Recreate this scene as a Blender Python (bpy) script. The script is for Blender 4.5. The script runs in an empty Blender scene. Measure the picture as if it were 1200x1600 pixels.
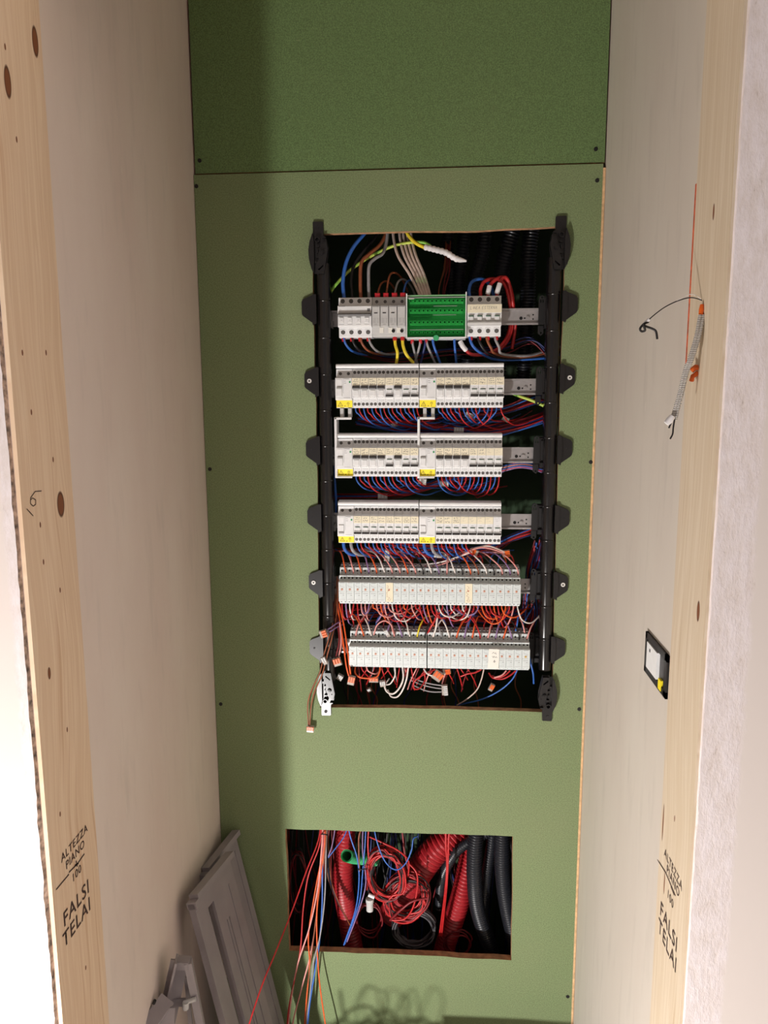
import bpy, math, random
from mathutils import Vector, Matrix
random.seed(7)
C = bpy.context.scene.collection
R = math.radians

# ------------------------------------------------------------------ camera, world, lights, exposure
CAMP = (0.0384, -1.6842, 1.6597); YAW, PIT, ROL, F = 0.0726, 0.1579, -0.0049, 1202.0
Z0 = 1.77                                   # height of the first breaker row's lower edge above the floor
_cy, _sy, _cp, _sp, _cr, _sr = (math.cos(YAW), math.sin(YAW), math.cos(PIT), math.sin(PIT), math.cos(ROL), math.sin(ROL))
fwd = Vector((-_sy*_cp, _cy*_cp, -_sp)); rt0 = Vector((_cy, _sy, 0)); up0 = rt0.cross(fwd)
rt = rt0*_cr + up0*_sr; up = up0*_cr - rt0*_sr
cd = bpy.data.cameras.new('camera'); cam = bpy.data.objects.new('camera', cd); C.objects.link(cam)
cam.matrix_world = Matrix(((rt.x, up.x, -fwd.x, CAMP[0]), (rt.y, up.y, -fwd.y, CAMP[1]), (rt.z, up.z, -fwd.z, CAMP[2]), (0, 0, 0, 1)))
cd.sensor_fit = 'VERTICAL'; cd.sensor_height = 36; cd.lens = F/1600*36; cd.clip_start = .02
bpy.context.scene.camera = cam

def ray(px, py):
    return rt*((px-600)/F) - up*((py-800)/F) + fwd
def at(px, py, Y=0.0):                      # point of the picture on the plane y = Y
    d = ray(px, py); t = (Y-CAMP[1])/d.y; return Vector(CAMP)+d*t
def atX(px, py, X):
    d = ray(px, py); t = (X-CAMP[0])/d.x; return Vector(CAMP)+d*t

w = bpy.data.worlds.new('world'); bpy.context.scene.world = w; w.use_nodes = True
bg = w.node_tree.nodes['Background']; bg.inputs[0].default_value = (1.0, .88, .83, 1)
_tc = w.node_tree.nodes.new('ShaderNodeTexCoord'); _sx = w.node_tree.nodes.new('ShaderNodeSeparateXYZ'); _mr = w.node_tree.nodes.new('ShaderNodeMapRange')
for _i, _x in ((1, .45), (2, .95), (3, .215), (4, 1.1)): _mr.inputs[_i].default_value = _x      # extra world glow from the right, added to brighten the left wall
w.node_tree.links.new(_tc.outputs['Generated'], _sx.inputs[0]); w.node_tree.links.new(_sx.outputs[0], _mr.inputs[0]); w.node_tree.links.new(_mr.outputs[0], bg.inputs[1])
ld = bpy.data.lights.new('work_lamp', 'POINT'); ld.energy = 92; ld.color = (1, .965, .94); ld.shadow_soft_size = .022
lo = bpy.data.objects.new('work_lamp', ld); C.objects.link(lo); lo.location = (-.615, -1.50, .18)
vs = bpy.context.scene.view_settings
bpy.context.scene.display_settings.display_device = 'sRGB'
vs.view_transform = 'Standard'; vs.look = 'None'; vs.exposure = 0.35; vs.gamma = 1; vs.use_curve_mapping = False

# ------------------------------------------------------------------ materials
def lin(c):
    return tuple(((v/255)/12.92 if v/255 <= .04045 else ((v/255+.055)/1.055)**2.4) for v in c)+(1,)
class NT:
    def __init__(s, name):
        s.m = bpy.data.materials.new(name); s.m.use_nodes = True; s.t = s.m.node_tree
        s.b = s.t.nodes['Principled BSDF']
    def n(s, kind, **kw):
        nd = s.t.nodes.new(kind)
        for k, v in kw.items(): setattr(nd, k, v)
        return nd
    def l(s, a, b): s.t.links.new(a, b)
    def math(s, op, a, b=None, c=None):
        nd = s.n('ShaderNodeMath', operation=op)
        for i, v in enumerate((a, b, c)):
            if v is None: continue
            if isinstance(v, (int, float)): nd.inputs[i].default_value = v
            else: s.l(v, nd.inputs[i])
        return nd.outputs[0]
    def noise(s, vec, scale, detail=3, rough=.5):
        nd = s.n('ShaderNodeTexNoise'); nd.inputs['Scale'].default_value = scale
        nd.inputs['Detail'].default_value = detail; nd.inputs['Roughness'].default_value = rough
        s.l(vec, nd.inputs['Vector']); return nd.outputs['Fac']
    def coord(s, scale=(1, 1, 1), rot=(0, 0, 0)):
        tc = s.n('ShaderNodeTexCoord'); mp = s.n('ShaderNodeMapping')
        mp.inputs['Scale'].default_value = scale; mp.inputs['Rotation'].default_value = rot
        s.l(tc.outputs['Object'], mp.inputs['Vector']); return mp.outputs[0]
    def ramp(s, fac, stops):
        nd = s.n('ShaderNodeValToRGB'); e = nd.color_ramp.elements
        while len(e) < len(stops): e.new(.5)
        for i, (p, c) in enumerate(stops):
            e[i].position = p; e[i].color = lin(c) if len(c) == 3 else c
        s.l(fac, nd.inputs[0]); return nd.outputs[0]
    def mix(s, fac, a, b):
        nd = s.n('ShaderNodeMix', data_type='RGBA')
        if isinstance(fac, (int, float)): nd.inputs[0].default_value = fac
        else: s.l(fac, nd.inputs[0])
        for i, v in ((6, a), (7, b)):
            if isinstance(v, tuple): nd.inputs[i].default_value = lin(v) if len(v) == 3 else v
            else: s.l(v, nd.inputs[i])
        return nd.outputs[2]
    def bump(s, h, strength=.3, dist=.002):
        nd = s.n('ShaderNodeBump'); nd.inputs['Strength'].default_value = strength; nd.inputs['Distance'].default_value = dist
        s.l(h, nd.inputs['Height']); s.l(nd.outputs[0], s.b.inputs['Normal'])
    def base(s, col=None, rough=.6, spec=.5):
        if col is not None:
            if isinstance(col, tuple): s.b.inputs['Base Color'].default_value = lin(col)
            else: s.l(col, s.b.inputs['Base Color'])
        s.b.inputs['Roughness'].default_value = rough; s.b.inputs['Specular IOR Level'].default_value = spec
        return s.m
_mc = {}
def flat(name, col, rough=.5, metal=0.0, spec=.5, var=.06, scale=90):
    if name in _mc: return _mc[name]
    t = NT(name); f = t.noise(t.coord(), scale)
    lo_ = tuple(max(0, c*(1-var)) for c in col); hi = tuple(min(255, c*(1+var)) for c in col)
    t.base(t.ramp(f, [(.3, lo_), (.7, hi)]), rough, spec); t.b.inputs['Metallic'].default_value = metal
    _mc[name] = t.m; return t.m

def mdf(name, col, dust):
    t = NT(name); v = t.coord()
    fine = t.noise(v, 420, 2, .7); big = t.noise(v, 4, 4, .6); mid = t.noise(t.coord((1, 1, 1)), 60, 3, .6)
    c1 = tuple(c*.84 for c in col); c2 = tuple(min(255, c*1.14) for c in col)
    a = t.ramp(fine, [(.32, c1), (.68, c2)])
    b = t.mix(t.math('MULTIPLY', t.math('SUBTRACT', big, .35), dust), a, (146, 138, 112))
    scr = t.noise(t.coord((1, 1, 5), (0, .9, 0)), 26, 3, .75)
    m = t.math('MULTIPLY', t.ramp(scr, [(.69, (0, 0, 0)), (.75, (255, 255, 255))]), t.math('MULTIPLY', t.noise(v, 3.1), .55))
    b = t.mix(m, b, (170, 168, 134))
    b = t.mix(t.math('MULTIPLY', t.ramp(mid, [(.62, (0, 0, 0)), (.74, (255, 255, 255))]), .18), b, (96, 92, 62))
    t.bump(fine, .12, .001)
    return t.base(b, .75, .3)
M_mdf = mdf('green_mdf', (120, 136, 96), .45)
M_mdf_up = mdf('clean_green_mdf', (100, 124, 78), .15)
M_edge = flat('mdf_cut_edge', (178, 136, 100), .8, var=.16, scale=60)
M_edge_light = flat('pale_board_edge', (214, 176, 132), .8, var=.1)

def drywall(name, col, tint):
    t = NT(name); v = t.coord()
    big = t.noise(t.coord((1, 1.6, .5)), 3.2, 5, .6); st = t.noise(t.coord((1, 6, 1.1)), 5, 4, .6); fine = t.noise(v, 300, 2)
    a = t.mix(t.ramp(big, [(.35, (0, 0, 0)), (.7, (255, 255, 255))]), col, tint)
    a = t.mix(t.math('MULTIPLY', t.ramp(st, [(.55, (0, 0, 0)), (.8, (255, 255, 255))]), .28), a, tuple(c*.8 for c in col))
    sc = t.noise(t.coord((1, 7, 1.2), (.75, 0, 0)), 11, 2, .8)
    a = t.mix(t.math('MULTIPLY', t.ramp(sc, [(.71, (0, 0, 0)), (.77, (255, 255, 255))]), .35), a, (236, 228, 214))
    t.bump(fine, .06, .001)
    return t.base(a, .62, .35)
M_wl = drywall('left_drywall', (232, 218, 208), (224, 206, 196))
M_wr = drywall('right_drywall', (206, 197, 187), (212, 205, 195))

def wood(name, light, dark, knots, seed):
    t = NT(name); tc = t.n('ShaderNodeTexCoord'); sep = t.n('ShaderNodeSeparateXYZ'); t.l(tc.outputs['Object'], sep.inputs[0])
    y, z = sep.outputs[1], sep.outputs[2]
    kd = None; shift = None
    for (ky, kz, ry, rz) in knots:
        dy = t.math('DIVIDE', t.math('SUBTRACT', y, ky), ry); dz = t.math('DIVIDE', t.math('SUBTRACT', z, kz), rz)
        d = t.math('SQRT', t.math('ADD', t.math('MULTIPLY', dy, dy), t.math('MULTIPLY', dz, dz)))
        kd = d if kd is None else t.math('MINIMUM', kd, d)
        g = t.math('DIVIDE', .006, t.math('ADD', 1, t.math('MULTIPLY', d, t.math('MULTIPLY', d, .35))))
        g = t.math('MULTIPLY', g, t.math('SIGN', dy))
        shift = g if shift is None else t.math('ADD', shift, g)
    wob = t.noise(t.coord((0, .8, .9)), 2.2, 2)
    yy = t.math('ADD', y, t.math('MULTIPLY', wob, .075))
    if shift is not None: yy = t.math('SUBTRACT', yy, shift)
    cmb = t.n('ShaderNodeCombineXYZ'); t.l(t.math('MULTIPLY', yy, 60), cmb.inputs[0]); t.l(t.math('MULTIPLY', z, 1.1), cmb.inputs[1]); cmb.inputs[2].default_value = seed
    grain = t.noise(cmb.outputs[0], 1.6, 3, .55)
    cm2 = t.n('ShaderNodeCombineXYZ'); t.l(t.math('MULTIPLY', y, 500), cm2.inputs[0]); t.l(t.math('MULTIPLY', z, 9), cm2.inputs[1]); cm2.inputs[2].default_value = seed+3
    fib = t.noise(cm2.outputs[0], 1.0, 2)
    c = t.ramp(grain, [(.30, light), (.50, tuple((a+b)/2 for a, b in zip(light, dark))), (.56, light), (.70, dark)])
    c = t.mix(t.math('MULTIPLY', fib, .25), c, dark)
    if kd is not None:
        c = t.mix(t.ramp(kd, [(.75, (255, 255, 255)), (2.2, (0, 0, 0))][:1]+[(1.0, (0, 0, 0))]), c, (128, 78, 50))
        c = t.mix(t.ramp(t.math('ABSOLUTE', t.math('SUBTRACT', kd, .82)), [(.0, (255, 255, 255)), (.16, (0, 0, 0))]), c, (78, 46, 32))
    t.bump(grain, .1, .001)
    return t.base(c, .6, .3)

def plaster(name, col, rot, edge_x, side, bw=1.0, dk=0):
    # fresh skim coat, chipped and stained in a band next to the wooden frame
    t = NT(name); v = t.coord(); tc = t.n('ShaderNodeTexCoord'); sep = t.n('ShaderNodeSeparateXYZ'); t.l(tc.outputs['Object'], sep.inputs[0])
    rough = t.noise(t.coord((1.6, 1, .6)), 38, 6, .75); big = t.noise(v, 7, 4, .6)
    dist = t.math('MULTIPLY', t.math('SUBTRACT', sep.outputs[0], edge_x), side)
    dist = t.math('ADD', dist, t.math('MULTIPLY', t.math('SUBTRACT', t.noise(t.coord((1, 1, 1)), 24, 5, .7), .5), .018))
    band = t.ramp(t.math('MULTIPLY', dist, 10), [(.45*bw, (255, 255, 255)), (.45*bw+.06, (0, 0, 0))])
    c = t.mix(t.math('MULTIPLY', big, .25), col, tuple(x*.93 for x in col))
    cb = t.ramp(rough, [(.30, (176, 158, 148)), (.38, (220, 208, 204)), (.62, (236, 227, 230)), (.8, (226, 210, 196))])
    c = t.mix(t.math('MULTIPLY', band, .8), c, cb)
    h = t.math('ADD', t.math('MULTIPLY', t.math('MULTIPLY', rough, band), 1.0), t.math('MULTIPLY', band, -.5))
    t.bump(h, .55, .004)
    return t.base(c, .75, .3)

M_black = NT('black_plastic').base((26, 24, 25), .34, .5)
M_blackgloss = NT('glossy_black_plastic')
_f = M_blackgloss.noise(M_blackgloss.coord((1, 1, .4)), 40, 3); M_blackgloss.bump(_f, .15, .001)
M_blackgloss = M_blackgloss.base((20, 18, 19), .24, .6)
M_blackmat = flat('matt_black_plastic', (24, 22, 23), .6)
M_white = flat('white_plastic', (238, 239, 240), .42, var=.015)
M_terminal = flat('terminal_zone_plastic', (228, 222, 214), .5, var=.015)
M_greyrelay = flat('pale_grey_plastic', (214, 222, 222), .45, var=.015)
M_greydev = flat('light_grey_plastic', (200, 200, 199), .45, var=.015)
M_greydark = flat('mid_grey_plastic', (118, 112, 108), .5, var=.02)
M_toggle = flat('dark_toggle_plastic', (58, 55, 54), .4, var=.03)
M_cream = flat('cream_paper_label', (240, 232, 206), .8, var=.02)
M_paper = flat('white_paper_label', (240, 238, 230), .8, var=.01)
M_yellow = flat('yellow_warning_label', (252, 228, 36), .6, var=.02)
M_ink = flat('dark_ink', (44, 42, 46), .8, var=.0)
M_print = flat('grey_print', (120, 120, 122), .8, var=.0)
M_greenprint = flat('green_print', (30, 96, 70), .7, var=.0)
M_hole = flat('terminal_hole', (20, 18, 18), .8)
M_screw = flat('steel_screw', (128, 124, 120), .45, metal=.3)
M_zinc = flat('zinc_rail', (176, 172, 172), .42, metal=.55, var=.03)
M_red = flat('red_wire', (186, 38, 40), .4); M_redd = flat('dark_red_wire', (122, 28, 34), .45)
M_blue = flat('blue_wire', (52, 104, 188), .4); M_navy = flat('dark_blue_wire', (30, 44, 100), .45)
M_grey = flat('grey_wire', (150, 148, 150), .45); M_wht = flat('white_wire', (232, 224, 218), .45)
M_pink = flat('pinkish_wire', (222, 150, 144), .45); M_org = flat('orange_wire', (226, 92, 34), .45)
M_brn = flat('brown_wire', (142, 78, 48), .45); M_vio = flat('violet_wire', (140, 112, 158), .45)
M_blk = flat('black_wire', (30, 26, 28), .45); M_yel = flat('yellow_wire', (230, 208, 50), .45)
M_tanw = flat('beige_cable', (206, 186, 176), .5)
M_ferr = flat('red_ferrule', (196, 32, 44), .4)
M_orgp = flat('orange_lever_plastic', (226, 98, 20), .4)
M_redtube = flat('red_corrugated_pipe', (168, 36, 44), .38)
M_blktube = flat('black_corrugated_pipe', (34, 36, 42), .36)
M_grntube = flat('green_corrugated_pipe', (70, 176, 116), .4)
M_frame = flat('grey_painted_trim', (150, 143, 146), .5, var=.03, scale=20)
M_tape = flat('white_insulating_tape', (232, 230, 232), .45)
M_brick = flat('orange_brown_strip', (196, 84, 44), .8, var=.2, scale=120)
M_cav = flat('shade_darkened_green_board', (54, 74, 50), .85, var=.1, scale=8)  # green board with the cavity's shade put into its colour
M_dark = flat('dark_cavity_lining', (44, 38, 36), .9, var=.2, scale=6)
M_floor = flat('dusty_concrete_floor', (150, 140, 130), .9, var=.15, scale=9)
M_card = flat('brown_cardboard', (150, 118, 84), .85)
M_yg = NT('green_yellow_wire')
_v = M_yg.coord(); _n = M_yg.noise(_v, 30, 1)
M_yg = M_yg.base(M_yg.ramp(_n, [(.46, (140, 200, 78)), (.54, (196, 216, 92))]), .45)
t = NT('clear_connector_plastic'); t.base((206, 196, 186), .25); t.b.inputs['Alpha'].default_value = .62; M_clear = t.m
t = NT('green_translucent_cover'); tb = t.n('ShaderNodeBsdfTransparent'); tb.inputs[0].default_value = (.50, .94, .62, 1)
t.base((18, 120, 52), .18, .6); mx = t.n('ShaderNodeMixShader'); mx.inputs[0].default_value = .13
t.l(tb.outputs[0], mx.inputs[1]); t.l(t.b.outputs[0], mx.inputs[2]); t.l(mx.outputs[0], t.t.nodes['Material Output'].inputs[0]); M_gcover = t.m
t = NT('striped_braid_sheath'); wv = t.n('ShaderNodeTexWave', bands_direction='Z'); wv.inputs['Scale'].default_value = 150
t.l(t.coord(), wv.inputs[0]); t.base(t.ramp(wv.outputs['Fac'], [(.25, (126, 122, 120)), (.5, (222, 218, 212))]), .6); t.bump(wv.outputs['Fac'], .5, .002); M_braid = t.m

# ------------------------------------------------------------------ mesh helpers
class MB:
    def __init__(s): s.v = []; s.f = []; s.mi = []; s.cur = 0; s.sm = []
    def add(s, vs_, fs, smooth=False):
        o = len(s.v); s.v += [tuple(p) for p in vs_]
        for f in fs: s.f.append(tuple(i+o for i in f)); s.mi.append(s.cur); s.sm.append(smooth)
        return s
    def box(s, x0, x1, y0, y1, z0, z1, b=0.0):
        if b <= 0:
            return s.add([(x0, y0, z0), (x1, y0, z0), (x1, y1, z0), (x0, y1, z0), (x0, y0, z1), (x1, y0, z1), (x1, y1, z1), (x0, y1, z1)],
                  [(0, 3, 2, 1), (4, 5, 6, 7), (0, 1, 5, 4), (1, 2, 6, 5), (2, 3, 7, 6), (3, 0, 4, 7)])
        # chamfer on the front (-y) face
        vs_ = [(x0, y1, z0), (x1, y1, z0), (x1, y1, z1), (x0, y1, z1), (x0, y0+b, z0), (x1, y0+b, z0), (x1, y0+b, z1), (x0, y0+b, z1),
               (x0+b, y0, z0+b), (x1-b, y0, z0+b), (x1-b, y0, z1-b), (x0+b, y0, z1-b)]
        return s.add(vs_, [(0, 3, 2, 1), (0, 1, 5, 4), (1, 2, 6, 5), (2, 3, 7, 6), (3, 0, 4, 7), (4, 5, 9, 8), (5, 6, 10, 9), (6, 7, 11, 10), (7, 4, 8, 11), (8, 9, 10, 11)])
    def profx(s, prof, x0, x1, b=0.0):      # (y,z) profile extruded along x, ends chamfered by b
        n = len(prof)
        cy = sum(p[0] for p in prof)/n; cz = sum(p[1] for p in prof)/n
        def ring(x, k): return [(x, p[0]+(k if p[0] < cy else 0), p[1]) for p in prof]
        rings = [ring(x0, b), ring(x0+b, 0), ring(x1-b, 0), ring(x1, b)] if b else [ring(x0, 0), ring(x1, 0)]
        vs_ = [p for r in rings for p in r]; fs = []
        for k in range(len(rings)-1):
            for i in range(n):
                j = (i+1) % n; fs.append((k*n+i, k*n+j, (k+1)*n+j, (k+1)*n+i))
        fs.append(tuple(range(n-1, -1, -1))); fs.append(tuple((len(rings)-1)*n+i for i in range(n)))
        return s.add(vs_, fs)
    def disc(s, c, r, y0, y1, n=16):        # cylinder along y
        vs_ = [(c[0]+r*math.cos(2*math.pi*i/n), y, c[1]+r*math.sin(2*math.pi*i/n)) for y in (y0, y1) for i in range(n)]
        return s.add(vs_, [(i, (i+1) % n, n+(i+1) % n, n+i) for i in range(n)]+[tuple(range(n-1, -1, -1)), tuple(range(n, 2*n))])
    def tube(s, pts, r, n=7, caps=True, rads=None):
        pts = [Vector(p) for p in pts]; m = len(pts); vs_ = []
        T = [(pts[min(i+1, m-1)]-pts[max(i-1, 0)]).normalized() for i in range(m)]
        a = Vector((0, 1, 0)) if abs(T[0].y) < .9 else Vector((1, 0, 0)); u = (a-T[0]*a.dot(T[0])).normalized()
        for i in range(m):
            u = (u-T[i]*u.dot(T[i]));
            if u.length < 1e-6: u = T[i].orthogonal()
            u.normalize(); v = T[i].cross(u); rr = rads[i] if rads else r
            for k in range(n):
                an = 2*math.pi*k/n; vs_.append(pts[i]+u*(rr*math.cos(an))+v*(rr*math.sin(an)))
        fs = [(i*n+k, i*n+(k+1) % n, (i+1)*n+(k+1) % n, (i+1)*n+k) for i in range(m-1) for k in range(n)]
        s.add(vs_, fs, True)
        if caps: s.add([vs_[k] for k in range(n)], [tuple(range(n-1, -1, -1))]); s.add(vs_[-n:], [tuple(range(n))])
        return s
    def ribbon(s, pts, w_, y):              # flat ink stroke in the xz plane at depth y; pts are (x,z)
        for (a, b) in zip(pts, pts[1:]):
            dx, dz = b[0]-a[0], b[1]-a[1]; L = math.hypot(dx, dz)
            if L < 1e-7: continue
            nx, nz = -dz/L*w_/2, dx/L*w_/2; ex, ez = dx/L*w_*.3, dz/L*w_*.3
            s.add([(a[0]-nx-ex, y, a[1]-nz-ez), (b[0]-nx+ex, y, b[1]-nz+ez), (b[0]+nx+ex, y, b[1]+nz+ez), (a[0]+nx-ex, y, a[1]+nz-ez)], [(0, 1, 2, 3)])
        return s
    def mesh(s, name, mats):
        me = bpy.data.meshes.new(name); me.from_pydata(s.v, [], s.f)
        for m in (mats if isinstance(mats, (list, tuple)) else [mats]): me.materials.append(m)
        for p, mi, sm in zip(me.polygons, s.mi, s.sm): p.material_index = mi; p.use_smooth = sm
        me.update(); return me
def put(name, me, parent=None, loc=(0, 0, 0), **kw):
    o = bpy.data.objects.new(name, me); C.objects.link(o); o.location = loc
    if parent is not None: o.parent = parent
    for k, v in kw.items():
        if v is not None: o[k] = v
    return o
def obj(name, mb, mats, parent=None, loc=(0, 0, 0), **kw): return put(name, mb.mesh(name, mats), parent, loc, **kw)
def thing(name, label, cat, loc=(0, 0, 0), group=None): return put(name, None, None, loc, label=label, category=cat, group=group)
def struct(name, mb, mats, **kw): return obj(name, mb, mats, kind='structure', **kw)
def spline(pts, seg=7):
    P = [Vector(p) for p in pts]
    if len(P) < 3: return P
    P = [P[0]*2-P[1]]+P+[P[-1]*2-P[-2]]; out = []
    for i in range(1, len(P)-2):
        for k in range(seg):
            t_ = k/seg; a, b, c, d = P[i-1], P[i], P[i+1], P[i+2]
            out.append(.5*((2*b)+(c-a)*t_+(2*a-5*b+4*c-d)*t_*t_+(3*b-a-3*c+d)*t_**3))
    out.append(P[-2]); return out
def wire(label, pts, r, mat, group=None, name='wire', cat='wire', seg=7, n=7, parent=None):
    mb = MB().tube(spline(pts, seg), r, n)
    if parent is not None: return obj(name, mb, mat, parent)
    return obj(name, mb, mat, label=label, category=cat, group=group)
def corrugated(name, label, cat, pts, r, mat, group=None, pitch=.0068, n=18, hollow=False):
    sp = spline(pts, 16); L = sum((b-a).length for a, b in zip(sp, sp[1:])); N = max(8, int(L/pitch)*4)
    out = []; acc = 0; k = 0; step = L/N; d = 0; seg_i = 0; pos = sp[0]; out = [sp[0]]
    cum = [0]
    for a, b in zip(sp, sp[1:]): cum.append(cum[-1]+(b-a).length)
    out = []; j = 0
    for i in range(N+1):
        s_ = L*i/N
        while j < len(cum)-2 and cum[j+1] < s_: j += 1
        f = (s_-cum[j])/max(1e-9, cum[j+1]-cum[j]); out.append(sp[j].lerp(sp[j+1], min(1, max(0, f))))
    rads = [r*(1.0 if i % 4 in (0, 1) else .78) for i in range(N+1)]
    mb = MB().tube(out, r, n, caps=not hollow, rads=rads)
    for i in range(len(mb.sm)): mb.sm[i] = True
    if hollow: mb.tube(out, r*.8, n, caps=False, rads=[r*.8]*len(out))
    return obj(name, mb, mat, label=label, category=cat, group=group)
def plate(name, polys, y0, y1, mats, edge_slot=None, **kw):
    # flat board with holes: polys in (x,z), first the outline, then the holes
    cu = bpy.data.curves.new(name, 'CURVE'); cu.dimensions = '2D'; cu.fill_mode = 'BOTH'; cu.extrude = abs(y1-y0)/2
    for poly in polys:
        sp = cu.splines.new('POLY'); sp.points.add(len(poly)-1); sp.use_cyclic_u = True
        for p, (a, b) in zip(sp.points, poly): p.co = (a, b, 0, 1)
    tmp = bpy.data.objects.new('tmp', cu); C.objects.link(tmp); me = bpy.data.meshes.new_from_object(tmp)
    bpy.data.objects.remove(tmp); me.name = name
    yc = (y0+y1)/2
    for v in me.vertices: x, z, d = v.co; v.co = (x, yc-d, z)
    me.materials.clear()
    for m in (mats if isinstance(mats, (list, tuple)) else [mats]): me.materials.append(m)
    me.update()
    for p in me.polygons:
        p.use_smooth = False
        p.material_index = 1 if (edge_slot and abs(p.normal.y) < .5) else 0
    return put(name, me, **kw)
def jitter(poly, step, amp):
    out = []
    for a, b in zip(poly, poly[1:]+poly[:1]):
        L = math.hypot(b[0]-a[0], b[1]-a[1]); n = max(1, int(L/step))
        for k in range(n):
            f = k/n; j = amp if k else 0
            out.append((a[0]+(b[0]-a[0])*f+random.uniform(-j, j), a[1]+(b[1]-a[1])*f+random.uniform(-j, j)))
    return out
def P2(px, py, Y=0): v = at(px, py, Y); return (v.x, v.z)

# ------------------------------------------------------------------ the setting
XL, XR = -.4848, .3725; JL, JR = -.473, .352; TOP = 2.75
struct('floor', MB().box(-2.2, 2.2, -3.2, .36, -.1, 0), M_floor)
struct('wall_left', MB().box(XL-.1, XL, -.66, .36, 0, TOP), M_wl)
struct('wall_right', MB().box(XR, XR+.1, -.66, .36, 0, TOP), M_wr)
struct('wall_back', MB().box(XL-.1, XR+.1, .34, .44, 0, TOP), M_cav)
struct('ceiling', MB().box(XL-.1, XR+.1, -.79, .40, TOP, TOP+.1), M_wl)
seamL, seamR = at(298, 272), at(947, 254)
ol = lambda *a: [P2(*p) for p in a]
hole_up = jitter(ol((487, 366), (560, 363.5), (640, 361), (742, 361), (884, 353), (882, 420), (871.5, 740), (862, 1113.5), (700, 1107.5), (500, 1105.5), (496, 740)), .05, .0012)
hole_dn = jitter(ol((446, 1295), (560, 1299), (700, 1303), (801.5, 1307), (801, 1400), (799, 1500.5), (640, 1492), (452, 1485.5)), .04, .0012)
low = plate('green_board', [[(XL+.001, .002), (XR-.005, .002), (XR-.006, seamR.z-.002), (XL+.001, seamL.z-.002)], hole_up, hole_dn], 0, .018, [M_mdf, M_edge], True,
            label='lower green board with the big device opening and the small cable opening cut in it', category='board')
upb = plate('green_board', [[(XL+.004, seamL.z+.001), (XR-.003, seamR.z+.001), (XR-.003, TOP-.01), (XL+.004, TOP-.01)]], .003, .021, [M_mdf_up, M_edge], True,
            label='upper plain green board above the horizontal seam, behind the niche top', category='board')
obj('edge_batten', MB().box(XR-.0058, XR-.0008, -.001, .016, .002, seamR.z-.01), M_edge_light, label='thin pale wooden strip between the lower green board and right wall', category='strip')
def board_screw(parent, px, py, Y):
    p = at(px, py, Y); m = MB().disc((0, 0), .0042, -.0012, .004, 14); m.box(-.0028, .0028, -.0016, -.001, -.0006, .0006).box(-.0006, .0006, -.0016, -.001, -.0028, .0028)
    obj('screw', m, M_blackmat, parent, (p.x, Y, p.z))
for q in ((307, 291), (328, 733), (345, 1100), (933, 282), (923, 722), (905, 1108), (887, 1557)): board_screw(low, *q, 0)
for q in ((312, 251), (931, 233)): board_screw(upb, *q, .003)

def kn(px, py, X, ry, rz): v = atX(px, py, X); return (v.y, v.z, ry, rz)
kl = [kn(55, 65, JL, .008, .020), kn(12, 128, JL, .008, .020), kn(95, 788, JL, .0105, .019), kn(77, 1052, JL, .004, .009)]+[kn(a, b, JL, .002, .004) for a, b in ((26, 218), (35, 551), (72, 551), (49, 644), (83, 718), (63, 820), (68, 878), (94, 922), (105, 1140), (94, 1272), (134, 1512), (8, 73))]
kr = [kn(1091, 955, JR, .0055, .014), kn(1053, 882, JR, .003, .009), kn(1054, 1279, JR, .002, .005), kn(1036, 1285, JR, .0025, .030), kn(1038, 1380, JR, .0022, .018), kn(1115, 331, JR, .003, .010)]
M_woodL = wood('pine_left', (236, 212, 184), (214, 180, 148), kl, 1.0)
M_woodR = wood('pine_right', (220, 206, 186), (194, 172, 142), kr, 5.0)
tl = struct('trim_1', MB().box(JL-.022, JL, -.785, -.652, 0, 2.25), M_woodL)
tr = struct('trim_2', MB().box(JR, JR+.022, -.785, -.660, 0, 2.25), M_woodR)
struct('trim_3', MB().box(JL-.022, JR+.022, -.785, -.652, 2.25, 2.272), M_woodR)
M_pl = plaster('left_skim_plaster', (226, 215, 209), 0, -.484, -1, .14); M_pr = plaster('right_skim_plaster', (222, 212, 206), 0, .356, 1, .95)
M_crumbshade = flat('crumbled_edge_crack_shade', (136, 116, 102), .9, var=.45, scale=110)  # broken plaster edge, its dark brown standing in for the crack's shadow
def front_wall(name, mat, ex, far, amp, Y):
    zs = [i*.012 for i in range(int(2.26/.012)+1)]; vs_ = []; random.seed(3 if ex < 0 else 5); off = 0
    s_ = 1 if far > ex else -1; e = []
    for i, z in enumerate(zs):
        off = off*.8+random.uniform(-amp, amp); e.append(ex+s_*(.002+abs(off)))
    n = len(zs); m = MB()
    for i in range(n): vs_ += [(e[i], Y, zs[i]), (far, Y, zs[i]), (ex+s_*.001, Y+.006, zs[i]), (ex+s_*.001, Y+.12, zs[i])]
    fs = []; ed = []
    for i in range(n-1):
        a, b = 4*i, 4*i+4; fs += [(a, a+1, b+1, b), (a+2, b+2, b+3, a+3)]; ed.append((a, b, b+2, a+2))
    m.add(vs_, fs); m.cur = 1; m.add(vs_, ed); m.cur = 0; m.box(min(ex+s_*.004, far), max(ex+s_*.004, far), Y+.004, Y+.13, 0, 2.26)
    return struct(name, m, [mat, M_crumbshade if ex < 0 else mat])
front_wall('wall_front_left', M_pl, JL-.0045, -2.2, .0014, -.792)
front_wall('wall_front_right', M_pr, JR+.0015, 2.2, .0006, -.789)
struct('wall_front_top', MB().box(-2.2, 2.2, -.792, -.662, 2.272, TOP+.1), M_pl)

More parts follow.
